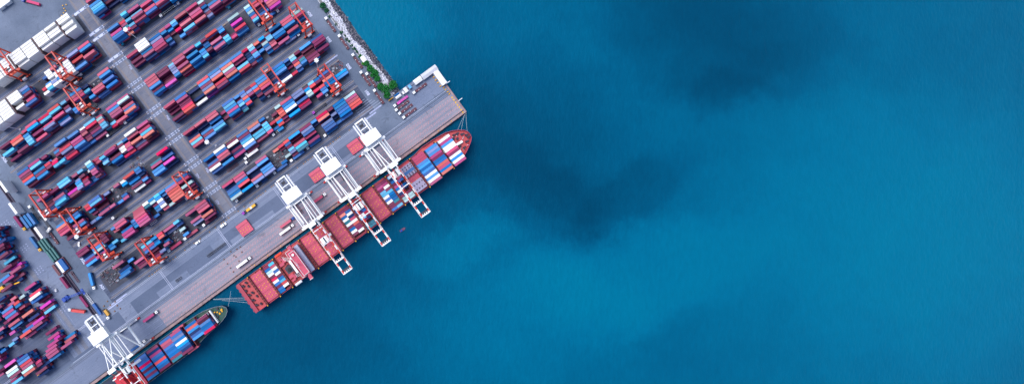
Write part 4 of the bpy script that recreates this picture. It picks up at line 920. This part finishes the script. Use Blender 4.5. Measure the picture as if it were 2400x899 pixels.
# trucks along the boundary wall
truck(69,484,90,'white-cabbed truck beside the left boundary wall under the crane','w',0)
truck(116,536,-90,'white-cabbed truck turned down the left road by the wall','w',0,None)
truck(112,541,90,'white-cabbed truck with empty dark trailer by coral containers','w',1)
truck(220,674,-111,'white-cabbed truck with blue container turning near painted A01','w',0,'A')
truck(163,725,137,'white-cabbed truck hauling orange container across lower-left yard','w',0,'O')
truck(57,536,-90,'yellow-cabbed truck, upper of two beyond the wall','y',0,'M')
truck(93.5,585,-90,'yellow-cabbed truck beside the green cylinders','y',0,'L')
truck(253,744,-90,'white-cabbed truck with yellow container near the lower crane','w',2,None)
truck(54,1,129,'blue-cabbed truck hauling a pink-red container in the top-left yard','b',0,None)
for k_,x,y,h,t_,rot,lab in (('R',77,6,1,40,-52,'pink-red long container in the open top-left yard'),('W',99.3,503.5,2,40,90,'white spotted long container beside the crane at the left road'),
   ('W',30,488,4,40,90,'white long container on the row beyond the wall, second white from top'),('W',7,437,5,40,90,'white long container beyond the wall at the left picture edge'),('W',90,545,4,40,90,'white long container beyond the wall, beside three blue ones'),
   ('L',59,521,2,40,90,'blue long container beyond the wall, left of three blue'),('L',66.5,516.5,2,40,90,'blue long container beyond the wall, middle of three blue'),('L',74,512,2,40,90,'blue long container beyond the wall, right of three blue'),
   ('M',150,662,2,40,90,'maroon long container standing alone below the blue roofed wagon'),('M',196,706,1,40,90,'maroon long container beside the blue reach crane'),
   ('B',222,717.5,1,20,90,'blue short container above its twin near the wall'),('B',231,730,1,20,90,'blue short container near the yellow truck'),('Y',249,732,1,20,90,'yellow-orange short container near the white cab')):
    u,v=uv(x,y,h*CHT)
    for i in range(h): put(u,v,.05+i*CHT if k_!='L' else 1.2+i*CHT,t_,k_ if i==h-1 else 'W' if k_=='W' else k_,lab if i==h-1 else None,i==h-1,rot=R(rot),force=True)
# grey loose boxes among stacks: hatch covers on the ground
def ghatch(x,y,lu,lv,h,label):
    u,v=uv(x,y,h); m=MB(); m.cbox(u,v,0.02,lu,lv,h); m.box(u-lu/2+.1,u+lu/2-.1,v-lv/2,v-lv/2+3,h+.02,h+.5)
    r=empty('hatch_cover_panel',u,v); tag(r,label,'hatch cover','hatch covers lying on the apron'); m.build('cover_plate',M_hatch,r,(u,v,0))
    for i in range(8):
        m=MB(); xx=u-lu*.35+ (i%4)*lu*.22; yy=v+lv*(.02 if i<4 else .25)+(.5 if i%2 else 0); m.tube((xx,yy,h),(xx,yy,h+.4),.4,n=8)
        m.build('lashing_socket',M_yellow,r,(u,v,0))
ghatch(573,534,12.6,12.2,2.4,'coral red hatch cover with yellow sockets lying on the apron, leftmost')
ghatch(742.5,410,12.4,10.5,2.4,'coral red hatch cover beside the second crane from the left')
ghatch(832,343,12.6,11,2.4,'coral red hatch cover beside the crane nearest the pier end'); ghatch(853,327,6.5,9.5,3.4,'small red hatch cover partly under the machinery house')
# yellow load on the purple truck
u,v=uv(587,487,3); m=MB(); m.cbox(u-2.6,v,1.5,4.2,2.3,2.2); m.cbox(u+3.4,v,1.5,4.0,2.3,2.2); o=m.build('yellow_machine_load',M_yellow,None,(u,v,1.5)); place(o,u,v,1.5); tag(o,'two yellow machine blocks on the purple truck','cargo')
m=MB(); m.cbox(u+.6,v,1.5,2.2,2.2,1.9); o=m.build('white_crate_load',M_white,None,(u,v,1.5)); place(o,u,v,1.5); tag(o,'white crate between the yellow blocks on purple truck','cargo')
# vans and cars
def car(x,y,head,L,Wd,Hh,mat,label,cat='car'):
    u,v=uv(x,y,Hh); r=empty(cat.replace(' ','_'),u,v,0,R(head)); tag(r,label,cat)
    m=MB(); m.prism([(-L/2,-Wd/2+.1),(-L/2+.2,-Wd/2),(L/2-.4,-Wd/2),(L/2,-Wd/2+.35),(L/2,Wd/2-.35),(L/2-.4,Wd/2),(-L/2+.2,Wd/2),(-L/2,Wd/2-.1)],.35,Hh*.58); m.build('body',mat,r)
    m=MB(); m.prism([(-L*.42,-Wd*.46),(L*.22,-Wd*.46),(L*.22,Wd*.46),(-L*.42,Wd*.46)],Hh*.58,Hh,top=[(-L*.38,-Wd*.4),(L*.12,-Wd*.4),(L*.12,Wd*.4),(-L*.38,Wd*.4)]); c=m.build('roof',mat,r)
    m=MB(); m.box(L*.125,L*.21,-Wd*.4,Wd*.4,Hh*.6,Hh*.93); m.build('windscreen',M_glass,c)
    for sx in (-.32,.32):
        for sy in (-.5,.5): m=MB(); m.tube((sx*L,sy*Wd-.12,.35),(sx*L,sy*Wd+.12,.35),.36,n=10); m.build('wheel',M_tyre,r)
car(522.5,527,0,6.4,2.5,2.6,M_white,'white van with dark roof hatch at the apron fence','van'); car(462.5,567.5,0,5.2,2.2,2,M_white,'white pickup car further left along the apron fence')
car(184,572,60,4.6,2,1.6,M_white,'white car parked alone above painted A02')
car(91,877,0,4.6,2.4,2.2,M_yellow,'small yellow truck cab at the bottom left','van'); car(129.5,680,90,3,2,2,M_dwhite,'small pale vehicle beside the wall above blue reach crane')
# empty trailers
def trailer(x,y,head,L,mat,label):
    u,v=uv(x,y,1); m=MB()
    for yy in (-.9,.9): m.box(-L/2,L/2,yy-.15,yy+.15,.8,1.15)
    n=max(3,int(L/1.6))
    for k in range(n+1): xx=-L/2+L*k/n; m.box(xx-.15,xx+.15,-1.2,1.2,.8,1.2)
    r=empty('empty_trailer',u,v,0,R(head)); tag(r,label,'trailer','empty trailers'); m.build('frame',mat,r)
    for sx in (-.35,-.25):
        for s in (-1,1): w=MB(); w.tube((sx*L,s-.2,.5),(sx*L,s+.2,.5),.5,n=8); w.build('wheel',M_tyre,r)
trailer(507,585,0,21,M_dark,'long dark steel rack lying on the apron asphalt'); trailer(418.5,654,0,6,M_dark,'short dark steel rack on the apron')
trailer(395,24,0,20,M_white,'white empty trailer frame at the top beside a stack'); trailer(175,648,-90,12,M_chass,'brown empty trailer along the boundary wall'); trailer(210,700,-90,13,M_dwhite,'white open frame beside the maroon container by the wall')
trailer(655,305,0,7,M_white,'small white empty frame below orange containers'); trailer(360,521,0,7,M_white,'small white empty frame left of a short blue container')
trailer(700,487,90,12,M_chass,'dark spreader frame on the apron under the leftmost full crane'); trailer(803,414,90,9,M_dark,'dark spreader frame under the middle crane')
trailer(545,392,0,12,M_chass,'rusty trailer with white knobs below block B02 corner')
# ---------------------------------------------------------------- bulk wagons beyond the wall
def tanks(x,y,label):
    u,v=uv(x,y,3); r=empty('flat_wagon',u,v); tag(r,label,'wagon','flat wagons with cylinders'); m=MB(); m.box(u-4.6,u+4.6,v-6.8,v+6.8,.5,1.1); m.build('deck',M_dark,r,(u,v,0))
    for k in (-3,0,3): m=MB(); m.tube((u+k,v-6,2.3),(u+k,v+6,2.3),1.15,n=12); m.build('cylinder',paint('green_tank',lin(70,124,124),.5,.25,1.5),r,(u,v,0))
tanks(104,573,'dark flat wagon with three green cylinders, upper one'); tanks(123,596.5,'dark flat wagon with three green cylinders, lower one')
u,v=uv(146,622,3); r=empty('covered_wagon',u,v); tag(r,'wine-coloured wagon with bright blue and white roof','wagon'); m=MB(); m.box(u-4.6,u+4.6,v-7,v+7,.5,1.8); m.build('deck',M_chass,r,(u,v,0)); m=MB(); m.box(u-.6,u+3.8,v-6,v+5.6,1.8,4.2); m.build('tarpaulin',CM['B'],r,(u,v,0)); m=MB(); m.box(u-3.2,u-.7,v-6,v+5.8,1.8,4.0); m.build('white_panel',M_white,r,(u,v,0))
u,v=uv(132,632,1); m=MB(); m.box(u-1.3,u+1.3,v-6,v+6,.7,1.3); o=m.build('flatbed_trailer',M_chass,None,(u,v,0)); place(o,u,v,0); tag(o,'pale brown flatbed left of the wine-coloured wagon','trailer')
# wall
m=MB(); m.box(-256.6,-256.1,-420,-40,0,2.2); m.box(-254.2,-253.8,-420,-40,0,1.0)
for k in range(60): m.box(-256.8,-255.9,-420+k*6.3,-419.5+k*6.3,0,2.4)
o=m.build('boundary_wall',paint('brown_wall',lin(96,84,104),.8,.2,.4),None,(-256,-230,0)); place(o,-256,-230,0); tag(o,'long brown boundary wall between the two yards at the left','wall')
band('wall_drain',paint('drain_dirt',lin(78,70,92),.8,.3,.4),[q4(-256,-254.2,-420,-40)],.02)
# blue reach crane
ux,vx=uv(152,700,3); r=empty('reach_crane',ux,vx); tag(r,'blue lattice-boom reach crane stretching towards the boundary wall','crane')
m=MB(); m.cbox(ux,vx,.6,6,4.4,1.6); m.cbox(ux-1,vx,2.2,3,3.6,1.4); m.build('body',M_blue,r,(ux,vx,0))
ue,ve=uv(193,683,8); m=MB(); m.beam((ux+1,vx-.7,3.5),(ue,ve-.7,8.5),.5,.7); m.beam((ux+1,vx+.7,3.5),(ue,ve+.7,8.5),.5,.7)
for k in range(9): t=k/8; p=Vector((ux+1,vx,3.5)).lerp(Vector((ue,ve,8.5)),t); m.beam((p.x,p.y-.8,p.z),(p.x+.1,p.y+.8,p.z),.3,.3)
m.build('boom',M_blue,r,(ux,vx,0)); m=MB(); m.cbox(ue,ve,6.6,2,6,.8); m.build('spreader',M_blue,r,(ux,vx,0))
for a,b in ((-2,-2.2),(2,-2.2),(-2,2.2),(2,2.2)): m=MB(); m.tube((ux+a,vx+b-.4,.9),(ux+a,vx+b+.4,.9),.9,n=12); m.build('wheel',M_tyre,r,(ux,vx,0))
# yellow machine far left
ux,vx=uv(4,674,4); r=empty('reach_stacker',ux,vx); tag(r,'yellow reach stacker with long boom at the left edge','reach stacker')
ue,ve=uv(46,660,9); m=MB(); m.beam((ux-4,vx,4),(ue,ve,9),1.1,1.1); m.build('boom',M_yellow,r,(ux,vx,0)); m=MB(); m.cbox(ux-3,vx,1,7,3.6,2); m.build('body',M_yellow,r,(ux,vx,0)); m=MB(); m.beam((ux-1,vx+2.5,2),(ux+9,vx+1.8,3),.7,.7); m.build('arm',M_yellow,r,(ux,vx,0))
for a,b in ((-5,-2),(0,-2),(-5,2),(0,2)): m=MB(); m.tube((ux+a,vx+b-.4,.9),(ux+a,vx+b+.4,.9),.9,n=12); m.build('wheel',M_tyre,r,(ux,vx,0))
# steel plug-in racks between the reefer bays
M_rack=paint('brown_rack_steel',lin(88,62,70),.7,.35,.8)
def rack(n,s,lab):
    u0,v0=BASE[n]; u=u0-s; r=empty('reefer_rack',u,v0+8,0); tag(r,lab,'rack','brown plug-in racks between white containers')
    for k in range(7): m=MB(); m.box(u-.45,u+.45,v0+k*2.8-.15,v0+k*2.8+.15,0,12.4); m.build('post',M_rack,r,(u,v0+8,0))
    for z in (2.6,5.2,7.8,10.4,12.3): m=MB(); m.box(u-.5,u+.5,v0,v0+16.6,z,z+.12); m.build('walkway',M_rack,r,(u,v0+8,0))
rack('a2',13.4,'tall brown rack between the two upper-right white container stacks'); rack('a2',40.6,'tall brown rack in the middle of the topmost white block'); rack('a2',67.8,'tall brown rack at the crane over the topmost white block'); rack('b2',92.9,'tall brown rack between the white stacks of the second block')
# ---------------------------------------------------------------- light masts
def make_mast():
    r=empty('light_mast',0,0); m=MB(); m.tube((0,0,0),(0,0,30),.42,.2,10); m.cbox(0,0,0,1.6,1.6,.5); m.build('pole',M_dwhite,r)
    m=MB(); m.tube((0,0,29.2),(0,0,29.6),1.5,n=12); m.build('ring',M_dwhite,r)
    for k in range(8): a=k*math.pi/4; m=MB(); m.cbox(1.75*math.cos(a),1.75*math.sin(a),29.0,.75,.75,.5); m.build('lamp',M_white,r)
    return r
ms=[(506,341,'tall light mast leaning left beside block B02'),(745,163,'tall light mast above the crane at the end of block B02'),(328.7,96,'tall light mast near the white containers of block B06'),(47,303,'tall light mast beside the white reefer blocks, left edge'),(222,547,'tall light mast between the two left cranes above painted A02')]
pm=make_mast()
for i,(x,y,l) in enumerate(ms):
    o=pm if i==0 else copy_tree(pm); u,v=uv(x,y,0); place(o,u,v,0); tag(o,l,'light mast','light masts of the yard')
# ---------------------------------------------------------------- pier buildings
def shed(u0,u1,v0,v1,h,mat,label,name='shed',door=True):
    uc,vc=(u0+u1)/2,(v0+v1)/2; r=empty(name,uc,vc); tag(r,label,'shed'); o=(uc,vc,0)
    m=MB(); m.box(u0+.2,u1-.2,v0+.2,v1-.2,0,h); m.build('wall',M_dwhite,r,o)
    m=MB(); long_u=(u1-u0)>(v1-v0)
    if long_u:
        m.add([(u0,v0,h),(u1,v0,h),(u1,vc,h+.9),(u0,vc,h+.9),(u0,v1,h),(u1,v1,h)],[(0,1,2,3),(3,2,5,4),(0,3,4),(1,5,2)])
        for k in range(int((u1-u0)/2)): m.box(u0+k*2,u0+k*2+.08,v0,v1,h-.02,h+.02)
    else: m.add([(u0,v0,h),(u0,v1,h),(uc,v1,h+.9),(uc,v0,h+.9),(u1,v0,h),(u1,v1,h)],[(0,1,2,3),(3,2,5,4),(0,3,4),(1,5,2)])
    m.build('roof',mat,r,o)
    if door: m=MB(); m.box(uc-1.2,uc+1.2,v1-.2,v1-.1,.1,2.3) if long_u else m.box(u0+.1,u0+.2,vc-1.2,vc+1.2,.1,2.3); m.build('door',M_grey,r,o)
def pier(x0,y0,x1,y1,h): 
    a=uv(x0,y0,h); b=uv(x1,y1,h); return min(a[0],b[0]),max(a[0],b[0]),min(a[1],b[1]),max(a[1],b[1])
shed(*pier(985,176,1027.5,162.5,4),4,M_roofg,'long grey-roofed shed along the top edge of the pier')
shed(*pier(1015.5,171,1049,194,4.2)[0:2],*pier(1015.5,171,1036,202,4.2)[2:4],4.2,M_roof,'white-roofed shed along the outer end of the pier')
shed(*pier(967.5,189.5,991,187.5,3.8),3.8,M_roof,'white square-roofed shed next to the grey-roofed shed')
shed(*pier(944,208.5,958,213,3.4),3.4,M_roof,'small white-roofed hut beside the light blue roof'); shed(*pier(955,201,966,204.5,3),3,M_lblue,'small hut with light blue roof on the pier edge')
shed(*pier(941,216,949.5,218.5,2.8),2.8,M_roof,'tiny white-roofed hut below the small white hut'); shed(*pier(926,228,941.5,224.5,2.6),2.6,M_roof,'long narrow white-roofed cabin beside the grove'); shed(*pier(923,224,936,220,2.4),2.4,CM['B'],'blue-roofed cabin next to the grove'); shed(*pier(910,235.5,922,229.5,2.6),2.6,M_yellow,'orange-yellow cabin at the corner of the road and pier')
u,v=uv(851,137,3); shed(u-2.2,u+2.2,v-2.4,v+3.4,3,M_roof,'pale hut among the shrubs of the shore strip',name='hut')
u,v=uv(8,2,4); shed(u-9,u+5,v-6,v+4,4,M_roof,'white-roofed shed cut by the top-left corner')
# fence along shore and pier, posts
m=MB(); 
for k in range(50): m.box(UR-.55,UR-.4,-300+k*5.2,-299.85+k*5.2,0,2.4)
m.box(UR-.5,UR-.45,-300,-45,1.2,1.3); m.box(UR-.5,UR-.45,-300,-45,2.2,2.3); m.box(UR-.62,UR-.3,-300,-45,0,.3)
o=m.build('shore_fence',M_dwhite,None,(UR,-170,0)); place(o,UR,-170,0); tag(o,'thin pale fence between the road and the shore rocks','fence')
m=MB(); m.box(100,143.5,-40.6,-40.2,0,1.0); o=m.build('pier_fence',M_grey,None,(120,-40,0)); place(o,120,-40,0); tag(o,'low grey fence in front of the pier sheds','fence')
# bollards and barrier blocks
def blocks(name,pts,mat,label,grp,sz=(1.2,.8,.7),cat='barrier'):
    first=None
    for i,(u,v) in enumerate(pts):
        if first is None:
            m=MB(); m.prism([(-sz[0]/2,-sz[1]/2),(sz[0]/2,-sz[1]/2),(sz[0]/2,sz[1]/2),(-sz[0]/2,sz[1]/2)],0,sz[2],top=[(-sz[0]*.42,-sz[1]*.35),(sz[0]*.42,-sz[1]*.35),(sz[0]*.42,sz[1]*.35),(-sz[0]*.42,sz[1]*.35)]); first=m.build(name,mat); o=first
        else: o=first.copy(); COL.objects.link(o)
        place(o,u,v,0,random.uniform(-.25,.25)); tag(o,label,cat,grp)
M_tan=paint('worn_yellow_block',lin(190,140,90),.7,.35,1.5)
P=[]; u=-192
while u<56:
    P.append((u,-40.9+random.uniform(-.3,.3))); u+=random.choice((2.4,2.4,3.2,7,11)); 
blocks('barrier_block',P,M_tan,'small worn yellow barrier block along the apron fence line','barrier blocks of the apron line')
P=[]
for n in ('g','f','e','d','b2','a2'):
    v0=BASE[n][1]-1.5; 
    for k in range(10): P.append((BASE[n][0]+(16+k*(5.3 if n=='g' else 9.5))*(1 if len(n)==1 else -1),v0-.2+random.uniform(-.2,.2)))
blocks('yellow_post_block',P,M_tan,'small yellow-brown block at the upper edge of a container stack','yellow blocks beside the stacks',(1.0,1.0,.9))
P=[uv(x,y) for x,y in ((541,589),(548,598),(525,607),(533,617),(540,627),(547,636),(554,646),(555,583),(563,578),(567,590),(577,630),(590,620),(553,601),(560,611))]
blocks('bollard_block',P,paint('brown_block',lin(120,84,70),.7,.3,1),'small brown bollard block on the striped apron','bollards on the striped apron',(1.3,1.0,.8),'bollard')
P=[uv(x,y) for x,y in ((252,705),(270,706),(259,714),(275,715),(282,722),(269,728),(244,716))]
blocks('bollard_block',P,paint('tan_block',lin(150,110,84),.7,.3,1),'small block scattered near the lower end of the wall','blocks near the lower wall end',(1.3,1.2,.8),'bollard')
P=[(141.8,-12.5),(141.8,-15)]+[uv(x,y) for x,y in ((1016,181),(1021,188),(1026,194),(1032,202),(1044,210),(1010,174),(1040,205))]
blocks('barrier_block',P,M_yellow,'yellow barrier block beside the pier sheds or pier edge','yellow blocks of the pier',(1.9,.9,.9))
P=[uv(x,y) for x,y in ((148,14),(151,21),(154,26),(150,31),(156,12),(153,36),(145,38))]
blocks('barrier_block',P,M_yellow,'yellow barrier block on the curve above the white reefer block','yellow blocks on the curve',(1.0,1.0,.9))
P=[uv(x,y) for x,y in ((133,52),(93,81),(75,93),(56,106))]
blocks('post_block',P,M_tan,'brown block along the upper side of the white reefer block','brown blocks beside the reefers',(1.6,1.2,1.2))
P=[(-120+k*15.5,9.7) for k in range(17)]
blocks('mooring_bollard',P,M_yellow,'yellow mooring bollard on the quay edge','mooring bollards',(1.0,.8,.6),'bollard')
# fenders
P=[(-330+k*9.5,11.4) for k in range(50)]
f0=None
for u,v in P:
    if f0 is None: m=MB(); m.box(-.5,.5,-.35,.35,-2.6,.1); f0=m.build('fender',M_tyre); o=f0
    else: o=f0.copy(); COL.objects.link(o)
    place(o,u,v,0); tag(o,'black rubber fender on the quay wall','fender','fenders of the quay')
for x,y,l in ((1050,193,'upper'),(1079,233,'lower')):
    u,v=uv(x,y,1); m=MB(); m.box(u-2.2,u+2.2,v-.3,v+.3,.2,.8); o=m.build('mooring_gangway',M_white,None,(u,v,0)); place(o,u,v,0); tag(o,'short white gangway beam sticking out of the pier end, %s one'%l,'gangway')
# chassis clutter where the beds are empty
def clutter(x,y,n,ru,rv,label):
    u0,v0=uv(x,y,0); m=MB()
    for i in range(n):
        u=u0+random.uniform(-ru,ru); v=v0+random.uniform(-rv,rv); m.cbox(u,v,.03,random.choice((.4,.5,1.4,2.6)),random.choice((.35,.5,1.8)),random.uniform(.15,.9),random.randrange(3))
    o=m.build('loose_equipment',[M_dark,M_grey,M_chass],None,(u0,v0,0)); place(o,u0,v0,0); tag(o,label,'equipment',kind='stuff')
clutter(652,370,90,10,7,'dark loose gear on the bare ground inside block B01'); clutter(645,276,50,7,6,'dark loose gear on the bare ground of block B02'); clutter(325,385,50,8,6,'dark loose gear on the bare ground of block A03'); clutter(278,455,70,11,8,'brown loose gear and hatches on bare ground of block A03'); clutter(265,642,110,9,8,'dark steel frames laid on the empty end of block A01'); clutter(225,207,50,7,5,'loose gear inside the left stack with blue containers'); clutter(410,560,90,12,7,'dark loose gear inside block A01')
clutter(575,80,40,5,7,'loose gear on bare ground of block B05'); clutter(790,160,40,7,5,'steel racks with yellow pieces at the end of block B02')
# small boat
u,v=uv(944.5,538,0); r=empty('small_boat',u,v,-3,R(0)); tag(r,'tiny blue and red workboat alone on the open water','boat'); pts=[(-3.2,-1.0),(1.6,-1.2),(3.4,0),(1.6,1.2),(-3.2,1.0)]
m=MB(); m.prism([(a*.9,b*.85) for a,b in pts],-.5,.8,0,1,top=pts); m.build('hull',[paint('boat_red',lin(150,50,70),.5,.1,1),paint('boat_deck',lin(120,70,100),.5,.1,1)],r); m=MB(); m.box(-2.8,-.6,-.7,.7,.82,1.9); m.build('cabin',M_blue,r); m=MB(); m.beam((0,0,.9),(0,0,4),.12); m.build('mast',M_dark,r)
# ---------------------------------------------------------------- turn the pool into objects: the largest visible ones as individuals
def vis(c):
    p=W(c['u'],c['v'],c['z']+CHT); k=FPX/(CAMH-p.z); x=790+p.x*k; y=450-p.y*k
    if not(-6<x<2400 and -4<y<903): return -1
    s=(12 if c['t']==40 else 6)*(1+p.z/200)
    if min(x,y)<6: s*=.5
    return s
tops=[c for c in POOL if c['top'] and c['label'] and vis(c)>0]
tops.sort(key=lambda c:(not c['force'],-vis(c)))
ind=[];labs=set()
for c in tops:
    if len(ind)>=300: break
    if c['label'] in labs: continue
    labs.add(c['label']); ind.append(c)
ids=set(id(c) for c in ind)
print('containers',len(POOL),'tops',len(tops),'individual',len(ind))
for c in ind:
    o=bpy.data.objects.new('shipping_container',cmesh(c['t'],c['k'])); COL.objects.link(o); place(o,c['u'],c['v'],c['z'],c['rot']); tag(o,c['label'],'container',c['group'] or 'containers standing singly')
rest=[c for c in POOL if id(c) not in ids]
vs=[];fs=[];mi=[]; kl=list(PAL)
for c in rest:
    gv,gf=GEOM[c['t']]; o=len(vs); p=W(c['u'],c['v'],c['z']); a=ANG+c['rot']; ca,sa=math.cos(a),math.sin(a)
    vs+=[(x*ca-y*sa+p.x,x*sa+y*ca+p.y,z+p.z) for x,y,z in gv]; fs+=[tuple(i+o for i in f) for f in gf]; mi+=[kl.index(c['k'])]*len(gf)
me=bpy.data.meshes.new('stacked_containers'); me.from_pydata(vs,[],fs)
for k in kl: me.materials.append(CM[k])
me.polygons.foreach_set('material_index',mi); me.update()
import bmesh
bm=bmesh.new(); bm.from_mesh(me); bmesh.ops.recalc_face_normals(bm,faces=bm.faces); bm.to_mesh(me); bm.free()
o=bpy.data.objects.new('stacked_containers',me); COL.objects.link(o); tag(o,'all the other stacked containers of the yard and the ships','containers',kind='stuff')
# ---------------------------------------------------------------- light, camera
SUN_EL,SUN_AZ=58,150   # azimuth of the sun, degrees anticlockwise from +x
w=bpy.data.worlds.new('World'); scene.world=w; w.use_nodes=True; nt=w.node_tree; bg=nt.nodes['Background']
sk=nt.nodes.new('ShaderNodeTexSky'); sk.sky_type='NISHITA'; sk.sun_disc=False; sk.sun_elevation=R(SUN_EL); sk.sun_rotation=R(90-SUN_AZ); sk.air_density=1.0; sk.dust_density=1.5; sk.ozone_density=1.0
nt.links.new(sk.outputs[0],bg.inputs[0]); bg.inputs[1].default_value=0.135
sd=bpy.data.lights.new('sun','SUN'); sd.energy=2.1; sd.angle=R(34); sd.color=(1,.96,.93); so=bpy.data.objects.new('sun',sd); COL.objects.link(so)
d=Vector((math.cos(R(SUN_AZ))*math.cos(R(SUN_EL)),math.sin(R(SUN_AZ))*math.cos(R(SUN_EL)),math.sin(R(SUN_EL)))); so.rotation_euler=d.to_track_quat('Z','Y').to_euler()
cd=bpy.data.cameras.new('camera'); cd.sensor_width=36; cd.lens=36*FPX/2400; cd.shift_x=(1200-790)/2400; cd.shift_y=(450-449.5)/2400; cd.clip_end=20000; cd.clip_start=1
co=bpy.data.objects.new('camera',cd); COL.objects.link(co); co.location=(0,0,CAMH); co.rotation_euler=(0,0,0); scene.camera=co
scene.view_settings.view_transform='Standard'; scene.view_settings.look='None'; scene.view_settings.exposure=0.68; scene.view_settings.gamma=1
